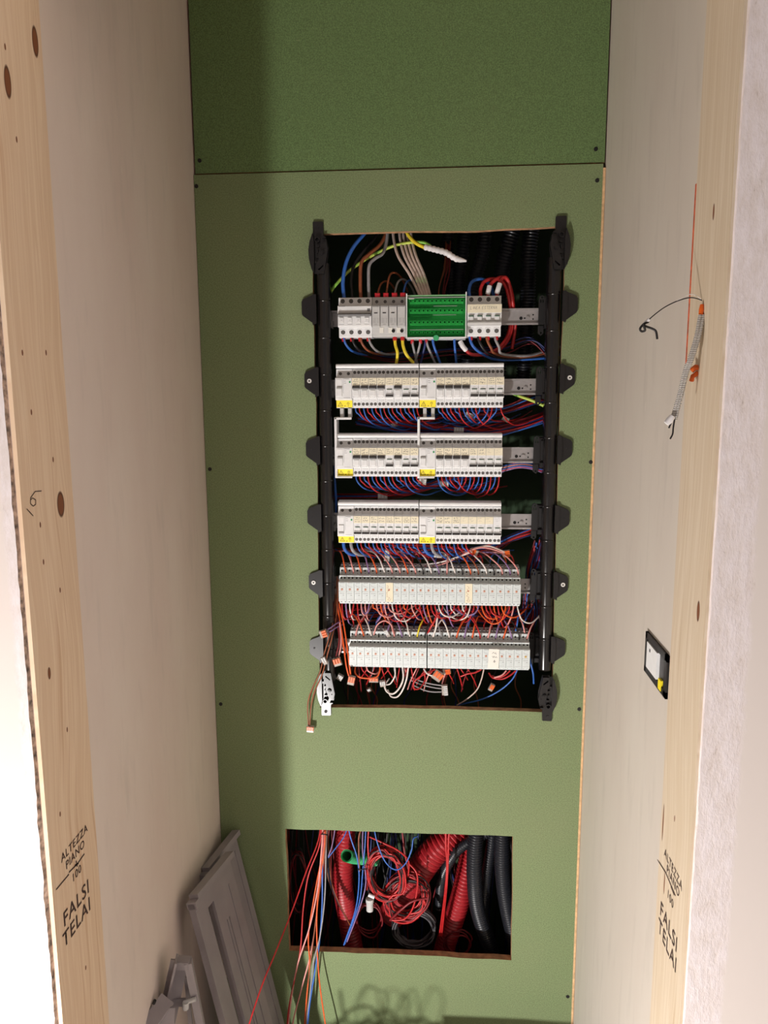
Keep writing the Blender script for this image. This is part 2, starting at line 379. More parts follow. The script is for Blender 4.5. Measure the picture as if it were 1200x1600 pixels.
# stencilled lettering and pencil marks on the frame boards
def text_on(parent, s, size, X, y, z, side, rot=0, bold=.0):
    cu = bpy.data.curves.new('lettering', 'FONT'); cu.body = s; cu.size = size; cu.align_x = 'CENTER'; cu.align_y = 'CENTER'; cu.offset = bold; cu.resolution_u = 3; cu.space_character = 1.12
    tmp = bpy.data.objects.new('tmp', cu); C.objects.link(tmp); me = bpy.data.meshes.new_from_object(tmp); bpy.data.objects.remove(tmp)
    c, s_ = math.cos(rot), math.sin(rot)
    for v in me.vertices:
        a, b = v.co.x*c-v.co.y*s_, v.co.x*s_+v.co.y*c
        v.co = (X, y+(a if side > 0 else -a), z+b)
    me.materials.clear(); me.materials.append(M_stencil); put('lettering', me, parent)
M_stencil = flat('black_stencil_ink', (62, 44, 40), .85, var=.25, scale=200)
eL, eR = JL+.0006, JR-.0006
def yz(px, py, X): v = atX(px, py, X); return v.y, v.z
for s, px, py, sz, bo in (('ALTEZZA', 117, 1317, .0185, .0003), ('PIANO', 118, 1335, .0185, .0003), ('100', 120, 1365, .0185, .0003), ('FALSI', 120, 1411, .033, .0006), ('TELAI', 121, 1441, .033, .0006)):
    y, z = yz(px, py, eL); text_on(tl, s, sz*.93, eL, y, z, 1, 0, bo*.3)
for s, px, py, sz, bo in (('ALTEZZA', 1051, 1358, .0185, .0003), ('PIANO', 1051, 1377, .0185, .0003), ('100', 1047, 1405, .0185, .0003), ('FALSI', 1044, 1448, .033, .0006), ('TELAI', 1042, 1477, .033, .0006)):
    y, z = yz(px, py, eR); text_on(tr, s, sz*.93, eR, y, z, -1, 0, 0)
def strokes_side(parent, lines, X, w_, name='pencil_mark'):
    m = MB()
    for ln in lines:
        pts = [yz(px, py, X) for px, py in ln]
        for (a, b) in zip(pts, pts[1:]):
            dy, dz = b[0]-a[0], b[1]-a[1]; L = math.hypot(dy, dz) or 1; ny, nz = -dz/L*w_/2, dy/L*w_/2
            m.add([(X, a[0]-ny, a[1]-nz), (X, b[0]-ny, b[1]-nz), (X, b[0]+ny, b[1]+nz), (X, a[0]+ny, a[1]+nz)], [(0, 1, 2, 3)])
    obj(name, m, M_stencil, parent)
strokes_side(tl, [[(88, 1390), (108, 1366)], [(108, 1363), (121, 1350), (132, 1334)], [(119, 1345), (121, 1354)], [(117, 1352), (123, 1349)]], eL, .0022)
strokes_side(tl, [[(65, 767), (55, 768), (48, 778), (48, 787), (52, 791), (56, 788), (56, 781), (51, 778), (48, 781)], [(42, 795), (52, 806)]], eL, .0012)
strokes_side(tr, [[(1027, 1343), (1040, 1364), (1055, 1400)], [(1048, 1385), (1053, 1399)]], eR, .0018)

# ------------------------------------------------------------------ frames of the open enclosure: two uprights with brackets and lugs
def ob_poly(name, pts, y0, y1, mat, parent, holes=()):
    return plate(name, [pts]+list(holes), y0, y1, mat, parent=parent)
def circ(cx, cz, r, n=12): return [(cx+r*math.cos(2*math.pi*i/n), cz+r*math.sin(2*math.pi*i/n)) for i in range(n)]
def bracket(parent, pxc, pyc, sgn, vert, mat):
    # sgn +1: outer bulge to the left (left upright); vert +1: tab on top. Built in mm about the bracket middle.
    c = at(pxc, pyc, -.004); cx, cz = c.x, c.z; s = .001
    def T(pts): return [(cx+sgn*x*s, cz+vert*z*s) for x, z in pts]
    def Y_(poly): return poly if sgn*vert > 0 else poly[::-1]
    b = thing_child('end_bracket', parent)
    back = [(-9, 57), (-8, 59), (11, 59), (13, 57), (13, 34), (20, 22), (24, 5), (23, -12), (15, -50), (-1, -50), (-1, -47), (-6, -47), (-12, -38), (-17, -18), (-18, 0), (-15, 18), (-9, 33)]
    ob_poly('base_plate', Y_(T(back)), -.005, .0, mat, b)
    lobe = [(-9, 34), (-15, 18), (-18, 0), (-17, -18), (-12, -38), (-7, -47), (-6, -20), (-6, 20)]
    ob_poly('outer_cheek', Y_(T(lobe)), -.014, -.004, mat, b)
    inner = [(7, 2), (12, 12), (20, 18), (24, 2), (21, -14), (15, -48), (1, -48), (-1, -26), (4, -20), (3, -8)]
    sl = [(2, -39), (4, -42), (14, -33), (13, -30)]
    ob_poly('inner_cheek', Y_(T(inner)), -.015, -.004, mat, b, [Y_(T(sl))])
    m = MB()
    p = T([(1, 21)])[0]; 
    for k in range(1):
        n = 18
        for (ra, rb, ya, yb) in ((.0056, .0040, -.014, -.005),):
            vs_ = []
            for i in range(n):
                a = 2*math.pi*i/n
                for (r_, y_) in ((ra, yb), (ra, ya), (rb, ya), (rb, yb)): vs_.append((p[0]+r_*math.cos(a), y_, p[1]+r_*math.sin(a)))
            m.add(vs_, [(4*i+j, 4*((i+1) % n)+j, 4*((i+1) % n)+(j+1) % 4, 4*i+(j+1) % 4) for i in range(n) for j in range(4)])
    obj('screw_boss', m, mat, b)
    m = MB(); p = T([(11, -5)])[0]; m.disc(p, .0048, -.020, -.014, 18); m.disc(p, .003, -.0215, -.020, 18); obj('pivot', m, mat, b)
    m = MB()
    for (x, z, w_, h_) in ((2, 8, 6, 3), (1, -2, 3, 7), (1, -14, 5, 3), (15, 26, 7, 2.4), (-3, -24, 4, 5)):
        a = T([(x-w_/2, z-h_/2), (x+w_/2, z+h_/2)]); m.box(min(a[0][0], a[1][0]), max(a[0][0], a[1][0]), -.012, -.004, min(a[0][1], a[1][1]), max(a[0][1], a[1][1]))
    obj('rib', m, mat, b)
    m = MB(); p = T([(1, 49)])[0]; m.disc(p, .0036, -.0065, -.0045, 14); obj('screw', m, M_blackmat, b)
    m = MB(); p = T([(17, 3)])[0]; m.disc(p, .0013, -.0156, -.0145, 10); obj('peg_hole', m, M_hole, b)
    return b
def thing_child(name, parent):
    o = put(name, None, parent); return o
def upright(side):
    L = side < 0
    root = thing('cabinet_upright', 'left black plastic upright of the enclosure frame with side lugs, its lowest bracket glaring' if L
                 else 'right black plastic upright of the enclosure frame with side lugs at the rails', 'upright')
    top = (507, 412) if L else (869, 402); bot = (517, 1062) if L else (853, 1046)
    a, b = at(top[0]-2, top[1], .004), at(bot[0]-2, bot[1], .004)
    # a ridged tube in segments
    nseg = 12; 
    for i in range(nseg):
        f0, f1 = i/nseg, (i+1)/nseg; p0, p1 = a.lerp(b, f0), a.lerp(b, f1)
        m = MB(); w2 = .0135; gap = .0006
        ring = []; arc = []
        for k in range(13):
            an = math.pi*k/12; arc.append((-w2*math.cos(an), -.012*math.sin(an)))
        arc += [(w2*.95, .028), (-w2*.95, .028)]
        bulge = 1.0 if i % 2 else 1.05
        vs_ = []
        for (p, k_) in ((p0, .97), (p0.lerp(p1, .04), 1), (p0.lerp(p1, .96), 1), (p1, .97)):
            for (x, y) in arc: vs_.append((p.x+x*k_*bulge, .004+y*k_, p.z))
        n = len(arc); fs = [(r*n+j, r*n+(j+1) % n, (r+1)*n+(j+1) % n, (r+1)*n+j) for r in range(3) for j in range(n)]
        fs += [tuple(range(n)), tuple(reversed(range(3*n, 4*n)))]
        m.add(vs_, fs); 
        for q in range(len(m.sm)): m.sm[q] = (q % n) < 12 and q < 3*n
        obj('post_segment', m, M_blackgloss, root)
    # lugs, one pair per rail
    ys = [(480, 483), (596, 596)] 
    if L: lug = [(493, 483, 0), (497, 596, 1), (499, 703, 0), (501, 808, 0), (503, 910, 1), (504, 1012, 0)]
    else: lug = [(880, 478, 0), (876, 591, 1), (872, 702, 0), (868, 810, 0), (866, 913, 1), (862, 1013, 0)]
    for (px, py, sc) in lug:
        c = at(px, py, 0); s = -1 if L else 1; mm = .001
        u = thing_child('side_lug', root)
        o_ = [(-3, 26), (2, 31), (9, 27), (22, 22), (26, 20), (29, 15), (29, -11), (26, -15), (8, -28), (2, -29), (-2, -32)]
        if not L: pass
        pts = [(c.x+s*x*mm, c.z+z*mm) for x, z in o_]
        ob_poly('lug_plate', pts, -.006, -.0002, M_black, u)
        rb = [(-3, 30), (4, 30), (7, 18), (8, -14), (5, -34), (-3, -30)]
        ob_poly('lug_root', [(c.x+s*x*mm, c.z+z*mm) for x, z in rb], -.010, -.002, M_black, u)
        m = MB(); m.disc((c.x+s*.018, c.z+.001), .0048 if sc else .0022, -.0080 if sc else -.0068, -.0058, 16)
        obj('screw', m, M_screwhead if sc else M_blackmat, u)
        if sc: obj('screw_slot', MB().disc((c.x+s*.018, c.z+.001), .0018, -.0083, -.0076, 10), M_hole, u)
    k = 1 if L else -1
    if L:
        bracket(root, 496, 392, 1, 1, M_black); bracket(root, 508, 1080, 1, -1, M_blackglare)
    else:
        bracket(root, 877, 384, -1, 1, M_black); bracket(root, 857, 1088, -1, -1, M_black)
    return root
M_blackglare = M_blackgloss
M_screwhead = flat('bright_screw_head', (226, 224, 220), .35, metal=.2)
upright(-1); upright(1)

# ------------------------------------------------------------------ rails with their adjustable end plates
ORD = ['first', 'second', 'third', 'fourth', 'fifth', 'sixth', 'seventh', 'eighth', 'ninth', 'tenth', 'eleventh', 'twelfth', 'thirteenth', 'fourteenth', 'fifteenth', 'sixteenth', 'seventeenth', 'eighteenth', 'nineteenth', 'twentieth', 'twenty-first', 'twenty-second', 'twenty-third']
ROWNAME = ['top', 'second', 'third', 'fourth', 'fifth', 'bottom']
ZB = [Z0, Z0-.15, Z0-.30, Z0-.45, Z0-.5896, Z0-.7392]
xe = [at(842, 493, .045).x, at(838, 604, .045).x, at(834, 711, .045).x, at(831, 814, .045).x, at(829, 915, .045).x, at(826, 1010, .045).x]
for r in range(6):
    zc = ZB[r]+(.0440 if r < 4 else .034); x1 = xe[r]; x0 = -.205
    root = thing('mounting_rail', 'zinc mounting rail carrying the %s row of devices, its bare end at the right' % ROWNAME[r] if r < 5 else 'zinc mounting rail hidden behind the bottom relay row, between black end plates', 'rail')
    m = MB()
    prof = [(.0435, .0175), (.0425, .0175), (.0425, .0135), (.048, .0130), (.048, -.0130), (.0425, -.0135), (.0425, -.0175), (.0435, -.0175), (.0435, -.0145), (.049, -.0140), (.049, .0140), (.0435, .0145)]
    m.profx([(y, zc+z) for y, z in prof], x0, x1); obj('rail_bar', m, M_zinc, root)
    if r < 5:
        m = MB()
        dx = [(.038, .0036), (.030, .0018)] if r < 4 else []
        for d, rr in dx: m.disc((x1-d, zc-.003), rr, .0474, .0482, 12)
        for dz in (.004, -.005): m.disc((x1-.012, zc+dz), .0017, .0474, .0482, 10)
        obj('hole', m, M_hole, root)
        if r < 4: obj('rivet', MB().disc((x1-.0235, zc-.002), .0042, .0455, .0482, 16).disc((x1-.0235, zc-.002), .0028, .0445, .0458, 16), M_zinc, root)
    for s in (1, -1):
        if s > 0: bx = x1+.001; rng = (bx, bx+.030)
        else: rng = (x0-.022, x0+.004); 
        m = MB(); bw = rng[1]-rng[0]
        xa = rng[0]+.010 if s > 0 else rng[0]
        m.box(xa, rng[1], .030, .050, zc-.026, zc+.040, .002); m.box(xa+.002, rng[1]-.002, .026, .031, zc-.010, zc+.034, .001); m.box(xa, rng[1], .024, .031, zc-.026, zc-.014, .0015)
        obj('end_plate', m, M_blackmat if s > 0 or r < 3 else M_zinc, root)  # left plates of the lower rows drawn pale to imitate light on them
        m = MB()
        for dz in (-.019, .004, .026): m.disc(((xa+rng[1])/2, zc+dz), .0024, .0225, .0245, 10)
        obj('rail_screw', m, M_greydark if (s < 0) else M_hole, root)
        if s > 0:
            tx = rng[0]+.003
            ol_ = [(tx-.006, zc-.018), (tx-.006, zc+.036), (tx-.0045, zc+.041), (tx+.0005, zc+.0435), (tx+.0055, zc+.041), (tx+.007, zc+.036), (tx+.007, zc-.018)]
            hs = [[(tx-.003, zc+.028), (tx-.003, zc+.034), (tx-.001, zc+.034), (tx-.001, zc+.028)], [(tx+.002, zc+.028), (tx+.002, zc+.034), (tx+.004, zc+.034), (tx+.004, zc+.028)], circ(tx+.0005, zc+.0385, .002, 8)]
            plate('slotted_tongue', [ol_]+hs, .034, .038, M_blackmat, parent=root)
            ol_ = [(tx-.006, zc-.036), (tx-.006, zc-.020), (tx+.006, zc-.020), (tx+.006, zc-.036), (tx+.0005, zc-.041)]
            plate('slotted_tongue', [ol_, circ(tx+.0005, zc-.035, .002, 8)], .040, .044, M_blackmat, parent=root)
        else:
            obj('rail_clip', MB().box(x0-.008, x0+.008, .020, .046, zc-.022, zc-.006, .002).box(x0-.006, x0+.006, .022, .046, zc-.002, zc+.012, .002), M_screw, root)

# ------------------------------------------------------------------ breakers
MOD = .018
PROF = [(.046, 0), (.002, 0), (.0, .002), (0, .0205), (-.0165, .0215), (-.018, .0235), (-.018, .0640), (-.0165, .0655), (.0, .066), (0, .0825), (.001, .0838), (.046, .084)]
_mesh = {}
def cached(key, fn):
    if key not in _mesh: _mesh[key] = fn()
    return _mesh[key]
def m_screw():
    m = MB(); n = 16
    m.cur = 0; m.disc((0, 0), .0033, -.0004, .0002, n)
    m.cur = 1; m.disc((0, 0), .0023, -.0009, -.0003, n)
    m.cur = 0; m.box(-.0016, .0016, -.0011, -.0008, -.0003, .0003); m.box(-.0003, .0003, -.0011, -.0008, -.0016, .0016)
    return m.mesh('terminal_screw', [M_hole, M_screw])
def m_body(k, prof=PROF, mat=None, g=.0002):
    return lambda: MB().profx(prof, g, k*MOD-g, .0006).mesh('body', mat or M_white)
def m_toggle(k, on):
    def f():
        m = MB(); z0, z1 = ((.0405, .0478) if on else (.0232, .0292)); 
        prof = [(-.017, z0), (-.0222, z0+.001), (-.0228, z0+.0025), (-.0220, z1-.001), (-.017, z1)]
        m.profx(prof, .0012, k*MOD-.0012, .0006)
        return m.mesh('toggle', M_toggle)
    return f
def m_lip(on):
    z0 = .0395 if on else .0292
    return lambda: MB().box(.0016, MOD-.0016, -.0214, -.017, z0, z0+.0014).mesh('toggle_lip', M_greydev)
def m_window(on):
    def f():
        m = MB(); z0, z1 = ((.0262, .0385) if on else (.0305, .0398)); m.box(.0032, MOD-.0032, -.0198, -.017, z0, z1, .0008)
        return m.mesh('rocker', M_white)
    return f
def m_marks(on):
    def f():
        m = MB(); y = -.01815
        m.cur = 1
        if not on: m.box(.0036, MOD-.0036, -.0200, -.0179, .0392, .0401)
        m.cur = 0
        z = .0447 if not on else .0235
        if not on: m.box(.006, .0115, y, -.0179, .0442, .0446)
        else: m.box(.0024, .005, y, -.0179, .0236, .0240); m.ribbon([(.012, .0232), (.0145, .0245), (.0148, .0256)], .0003, y)
        m.box(.0028, MOD-.0028, -.00015, .0002, .0172, .0176); m.box(.0028, MOD-.0028, -.00015, .0002, .0148, .0151)
        return m.mesh('printed_marks', [M_print, M_greenprint])
    return f
def scribble(seed, w0, w1, z0, z1, lines=2, wd=.00050, y=-.01845, dens=1.0):
    rnd = random.Random(seed); m = MB()
    for li in range(lines):
        zc = z1-(z1-z0)*(li+.5)/lines; h = (z1-z0)/lines*.36; xa = w0+rnd.uniform(0, .25)*(w1-w0) if li == 0 else w0+rnd.uniform(0, .1)*(w1-w0)
        xb = w1-rnd.uniform(0, .35 if li == 0 else .15)*(w1-w0); x = xa; pts = []; sl = rnd.uniform(-.05, .1)
        while x < xb:
            pts.append((x, zc+(x-xa)*sl+rnd.uniform(-h, h)*(1 if rnd.random() < .7 else .3))); x += rnd.uniform(.0004, .0011)/dens
            if rnd.random() < .16 and len(pts) > 2: m.ribbon(pts, wd, y); pts = []; x += .0005
        m.ribbon(pts, wd, y)
    return m
ORDW = {1: 'dark', 0: 'dark'}
def add_screws(root, k, two=True, sx=None, parent_z=(.0085, .0765), y=0):
    xs = sx or ([i*MOD+d for i in range(k) for d in ((.0048, .0132) if two else (.009,))])
    for z in parent_z:
        for x in xs: put('terminal_screw', cached('screw', m_screw), root, (x, y, z)).scale = (1, 1, 1) if two else (1.35, 1, 1.35)
def breaker(x, z, on, label_kind, seed, label, grp):
    root = thing('circuit_breaker', label, 'circuit breaker', (x, 0, z), grp)
    put('body', cached('b1', m_body(1)), root)
    put('toggle', cached(('t', on), m_toggle(1, on)), root); put('rocker', cached(('w', on), m_window(on)), root)
    put('toggle_lip', cached(('l', on), m_lip(on)), root); put('printed_marks', cached(('p', on), m_marks(on)), root)
    add_screws(root, 1)
    zl = (.0485, .0640) if label_kind != 'plain' else None
    if zl:
        lb = put('paper_label', cached('pl', lambda: MB().box(.0004, MOD-.0004, -.0184, -.0178, .0486, .0642).mesh('paper_label', M_cream)), root, label='cream paper label stuck above the toggle')
        if label_kind == 'ink': obj('handwriting', scribble(seed, .0022, .0158, .0500, .0630, 2+(seed % 2)), M_ink, lb)
        elif label_kind == 'faint': obj('faint_print', scribble(seed, .003, .013, .0525, .0632, 2, .0002), M_print, lb)
    else: obj('printed_text', scribble(seed, .003, .015, .0535, .0632, 3, .0002, -.01815), M_print, root)
    return root
PROF_H = [(.046, 0), (.001, 0), (-.001, .0015), (-.004, .0165), (-.0165, .0180), (-.018, .0200), (-.018, .0640), (-.0165, .0655), (.0, .066), (0, .0790), (.001, .0838), (.046, .084)]
def head(x, z, up_, label):
    root = thing('residual_current_unit', label, 'residual current device', (x, 0, z), 'residual current units at the head of each block')
    put('body', cached('hb', m_body(2, PROF_H)), root)
    m = MB(); m.box(.0030, .0150, -.0205, -.0175, .0255, .0445, .0008); m.box(.0030, .0150, -.0188, -.0175, .047, .062, .0004); obj('switch_surround', m, M_white, root)
    z0 = .0405 if up_ else .0245; obj('rocker', MB().profx([(-.018, z0), (-.0235, z0+.001), (-.0225, z0+.004), (-.018, z0+.005)], .0035, .0145, .0004), M_greydev, root)
    m = MB(); m.cur = 0; m.box(.0172, .0175, -.0184, -.0178, .032, .0645); m.ribbon([(.019, .0625), (.030, .0625)], .0009, -.01825); m.ribbon([(.019, .058), (.023, .058)], .0006, -.01825); m.ribbon([(.019, .0535), (.024, .0535)], .0006, -.01825)
    m.ribbon([(.018, .0225), (.032, .0225)], .0004, -.01825); m.cur = 1; m.box(.0300, .0335, -.0184, -.0178, .054, .0578)
    obj('printed_marks', m, [M_print, M_greenlogo], root)
    yl = obj('warning_label', MB().profx([(-.0010, .0014), (-.0046, .0166), (-.0052, .0166), (-.0016, .0014)], .0004, .0352), M_yellow, root, label='yellow warning label with a triangle')
    m = MB(); yy = 0
    def rb(pts, w_):
        mm = MB().ribbon(pts, w_, 0); m.add([(p[0], -.0017-(p[2]-.0014)/.0152*.0036-.0003, p[2]) for p in mm.v], mm.f)
    rb([(.004, .0045), (.0090, .0135), (.0140, .0045), (.0038, .0045)], .0007); rb([(.0090, .0066), (.0090, .0105)], .0007); rb([(.0178, .0045), (.0200, .0045)], .0011)
    rb([(.0260, .0032), (.0260, .0110)], .0007); rb([(.0235, .0085), (.0240, .0112), (.0260, .0128), (.0280, .0112), (.0285, .0085)], .0006)
    obj('warning_symbol', m, M_ink, yl)
    for sx in (.0095, .0270): put('terminal_screw', cached('screw', m_screw), root, (sx, 0, .0740))
    # raised step at the right of the terminals
    obj('terminal_step', MB().box(.0005, .0355, -.0016, .001, .0775, .0835, .0005), M_white, root)
    return root
M_greenlogo = flat('green_logo', (40, 150, 90), .6, var=0)
XROW = [-.1794, -.1869, -.1873, -.1866]
POSW = ['left', 'right']
def block(row, half, states, kinds, head_up):
    x0 = XROW[row]+(.180 if half else 0)+(.001 if half else 0); z = ZB[row]; rn = ROWNAME[row]
    head(x0, z, head_up, 'double-width white residual current unit, yellow warning label, heading the %s block in the %s row' % (POSW[half], rn))
    for i, (s, k) in enumerate(zip(states, kinds)):
        lab = {'ink': 'handwritten cream label', 'faint': 'blank cream label', 'plain': 'no paper label'}[k]
        last = ' (the last)' if i == 7 else ''
        breaker(x0+.036+i*MOD, z, s, k, row*100+half*20+i+11, 'white breaker, %s of %s block in %s row, toggle %s, %s' % (ORD[i], POSW[half], rn, 'up' if s else 'down', lab), 'breakers in the %s row' % rn)
    # comb cover on top
    m = MB(); m.profx([(.02, .0850), (-.002, .0850), (-.0055, .0862), (-.0068, .0895), (-.0060, .0925), (-.003, .0945), (.02, .0950)], x0+.0004, x0+.1794, .0004)
    m.v = [(a, b, c+z) for a, b, c in m.v]
    obj('busbar_cover', m, M_white, label='white rounded busbar cover along the top of the %s block in the %s row' % (POSW[half], rn), category='busbar cover')
U = (1, 1, 1, 1, 0, 1, 0, 0)
block(1, 0, U, ['ink']*8, True); block(1, 1, (1, 1, 1, 1, 0, 0, 0, 0), ['ink']*8, True)
block(2, 0, U, ['ink']*8, True); block(2, 1, (1, 1, 1, 1, 0, 0, 0, 0), ['ink']*5+['ink', 'faint', 'faint'], True)
block(3, 0, (0,)*8, ['ink']*8, False); block(3, 1, (0,)*8, ['ink']*3+['faint']*4+['plain'], False)

# white link channels from the second row to the third
for half in (0, 1):
    x = XROW[1]+(.181 if half else 0); zt, zb = ZB[1], ZB[2]; y0, y1 = -.012, -.004
    root = thing('link_channel', 'white angular link channel joining second and third row at the %s blocks' % POSW[half], 'link channel', (x, 0, zt))
    m = MB()
    for a in (.008, .0255): obj('prong', MB().box(a, a+.0075, -.004, .014, -.020, .0, .0006), M_greydev, root)
    obj('cross_bar', MB().box(-.0035, .0335, y0, y1, -.0245, -.0195, .0008), M_white, root)
    obj('channel', MB().box(-.0040, .0012, y0, y1+.03, -.150, -.0195, .0008), M_white, root)
    obj('foot', MB().box(-.0040, .0335, y0+.002, y1, -.1525, -.1495, .0006), M_white, root)

# ------------------------------------------------------------------ top row
def four_pole(x, label, main):
    z = ZB[0]; root = thing('circuit_breaker', label, 'circuit breaker', (x, 0, z)); k = 4
    put('body', cached('b4', m_body(4)), root)
    if main:
        obj('toggle_bar', MB().profx([(-.017, .0430), (-.0255, .0440), (-.0265, .0460), (-.0255, .0475), (-.017, .0480)], .0008, k*MOD-.0008, .0006), M_toggle, root)
        m = MB(); m.cur = 0; m.box(.001, k*MOD-.001, -.0190, -.0175, .0485, .0520); obj('toggle_base', m, M_greydev, root)
        m = MB()
        for i in range(4): m.box(i*MOD+.0035, i*MOD+.0130, -.0198, -.017, .0290, .0412, .0008)
        obj('rocker', m, M_white, root)
        m = MB(); m.ribbon([(.003, .0640), (.0165, .0640)], .0012, -.0182); m.ribbon([(.018, .0640), (.071, .0640)], .0006, -.0182); m.ribbon([(.003, .057), (.008, .057)], .0005, -.0182); m.ribbon([(.003, .054), (.006, .054)], .0005, -.0182); m.box(.063, .0695, -.0182, -.0179, .053, .059)
        for i in range(4):
            m.ribbon([(i*MOD+.003, .0270), (i*MOD+.0135, .0270)], .0005, -.0182); m.ribbon([(i*MOD+.0068, .0352), (i*MOD+.0098, .0352)], .0004, -.01995)
            m.ribbon([(i*MOD+.003, .0180), (i*MOD+.014, .0180)], .0004, -.0002); m.ribbon([(i*MOD+.003, .0145), (i*MOD+.014, .0145)], .0004, -.0002)
        obj('printed_marks', m, M_print, root)
    else:
        obj('toggle_bar', MB().profx([(-.017, .0215), (-.0240, .0235), (-.0262, .0262), (-.0250, .0290), (-.017, .0305)], .0008, k*MOD-.0008, .0006), M_greydev, root)
        m = MB()
        for i in range(4): m.box(i*MOD+.0030, i*MOD+.0130, -.0215, -.017, .0300, .0400, .0008)
        obj('rocker', m, M_white, root)
        m = MB()
        for i in range(4): m.box(i*MOD+.0030, i*MOD+.0135, -.0222, -.0179, .0400, .0412)
        obj('toggle_mark', m, M_greenprint, root)
        m = MB()
        for i in range(4): m.ribbon([(i*MOD+.003, .0180), (i*MOD+.014, .0180)], .0005, -.0002); m.ribbon([(i*MOD+.003, .0145), (i*MOD+.014, .0145)], .0004, -.0002)
        obj('printed_marks', m, M_print, root)
        lb = obj('paper_label', MB().box(.0003, 4*MOD-.0003, -.0185, -.0178, .0475, .0645), M_cream, root, label='cream paper label with a handwritten line name')
        G = {'L': [[(0, 1), (0, 0), (.6, 0)]], 'I': [[(.2, 1), (.2, 0)]], 'N': [[(0, 0), (0, 1), (.6, 0), (.6, 1)]], 'E': [[(.6, 1), (0, 1), (0, 0), (.6, 0)], [(0, .5), (.5, .5)]],
             'A': [[(0, 0), (.3, 1), (.6, 0)], [(.1, .4), (.5, .4)]], 'S': [[(.6, .85), (.4, 1), (.1, .9), (.1, .6), (.5, .4), (.5, .1), (.2, 0), (0, .15)]], 'T': [[(0, 1), (.7, 1)], [(.35, 1), (.35, 0)]], 'R': [[(0, 0), (0, 1), (.5, .9), (.5, .6), (0, .5), (.6, 0)]]}
        m = MB(); cx = .0065
        for ch in 'LINEA ESTERNA':
            if ch == ' ': cx += .0032; continue
            for st in G[ch]: m.ribbon([(cx+a*.0048+b*.0010, .0548+b*.0056) for a, b in st], .00042, -.01862)
            cx += .0046 if ch != 'I' else .0026
        obj('handwriting', m, M_ink, lb)
    add_screws(root, 4, False, [i*MOD+.009 for i in range(4)], (.0115, .0765))
    return root
four_pole(XROW[0], 'four-pole white main breaker at the left end of the top row, dark toggle bar up', True)
four_pole(.0941, 'four-pole white breaker right of the green block, cream label reading LINEA ESTERNA', False)
PROF_S = [(.046, .001), (.001, .001), (-.001, .003), (-.012, .0060), (-.0135, .0205), (-.017, .0215), (-.0175, .0650), (.0, .0662), (0, .0825), (.001, .0838), (.046, .084)]
xs = XROW[0]+.0725
root = thing('surge_protector_base', 'light grey surge protector base under the four surge cartridges in the top row', 'surge protector', (xs, 0, ZB[0]))
obj('body', MB().profx([(.046, .001), (.001, .001), (-.001, .003), (-.010, .0060), (-.0125, .0205), (-.0125, .0660), (0, .0665), (0, .0825), (.001, .0838), (.046, .084)], .0003, 4*MOD-.0003, .0006), M_greydev, root)
m = MB()
for i in (0.9, 1.95, 2.95): m.box(i*MOD, i*MOD+.0085, -.0135, -.009, .0085, .0195)
obj('status_tag', m, M_paper, root)
m = MB()
for i in (2, 3): m.disc((i*MOD+.0095, .0125), .0036, -.0138, -.009, 14)
obj('clamp_hole', m, M_hole, root)
for i in range(4): put('terminal_screw', cached('screw', m_screw), root, (i*MOD+.0095, 0, .0745))
for i in range(4):
    c_ = thing('surge_cartridge', 'light grey surge cartridge, %s of four in the top row, %s' % (ORD[i], 'no black slot' if i == 3 else 'small black slot'), 'surge protector', (xs+i*MOD, 0, ZB[0]))
    obj('body', MB().profx([(-.0127, .0210), (-.0185, .0220), (-.0190, .0640), (-.0127, .0655)], .0008, MOD-.0008, .0006), M_greydev, c_)
    m = MB(); m.ribbon([(.002, .0625), (.0155, .0625)], .0012, -.0193)
    for k in range(4): m.ribbon([(.003, .038-k*.0026), (.009, .038-k*.0026)], .0004, -.0192); m.ribbon([(.0115, .038-k*.0026), (.0150, .038-k*.0026)], .0004, -.0192)
    m.ribbon([(.006, .0260), (.0115, .0260)], .0005, -.0192); obj('printed_marks', m, M_print, c_)
    if i < 3: obj('indicator_slot', MB().box(.0052, .0125, -.0197, -.0188, .0485, .0505), M_ink, c_)

# distribution block under its green cover
gx0, gx1 = XROW[0]+.1455, .0941-.0015; gz = ZB[0]-.0045; W = gx1-gx0
root = thing('distribution_block', 'white terminal distribution block under a translucent green cover, middle of the top row', 'distribution block', (gx0, 0, gz))
m = MB(); m.box(0, W, .004, .046, 0, .091); m.box(0, .0022, -.022, .004, 0, .0925); m.box(W-.0022, W, -.022, .004, 0, .0945); m.box(0, W, -.020, .004, 0, .003); m.box(0, W, -.006, .004, .088, .091)
obj('housing', m, M_white, root)
for k, zz in enumerate((.078, .058, .034, .013)):
    bar = obj('terminal_bar', MB().box(.006, W-.006, -.008, .006, zz-.006, zz+.006, .0008), M_greydev, root)
    m = MB()
    for i in range(13): m.disc((.0095+i*(W-.019)/12, zz), .0034, -.0122, -.0078, 12)
    m.cur = 1
    for i in range(13): m.disc((.0095+i*(W-.019)/12, zz), .0020, -.0126, -.0120, 8)
    obj('clamp_screw', m, [M_screwhead, M_hole], bar, kind='stuff')
m = MB(); m.box(.003, W*.46, -.006, -.002, .066, .072); m.box(.003, W*.42, -.006, -.002, .0455, .0500); obj('marker_strip', m, M_greydark, root)
m = MB(); prof = [(.002, .0032), (-.020, .0040), (-.0215, .0060), (-.0215, .0800), (-.0195, .0840), (.002, .0880), (.002, .0868), (-.0185, .0828), (-.0203, .0795), (-.0203, .0065), (-.019, .0052), (.002, .0046)]
m.profx(prof, .0024, W-.0024); 
cv = obj('cover', m, M_gcover, root, label='translucent green hinged cover')
obj('latch', MB().disc((W*.5, .001), .0060, -.0235, -.0205, 18), M_grntube, cv)
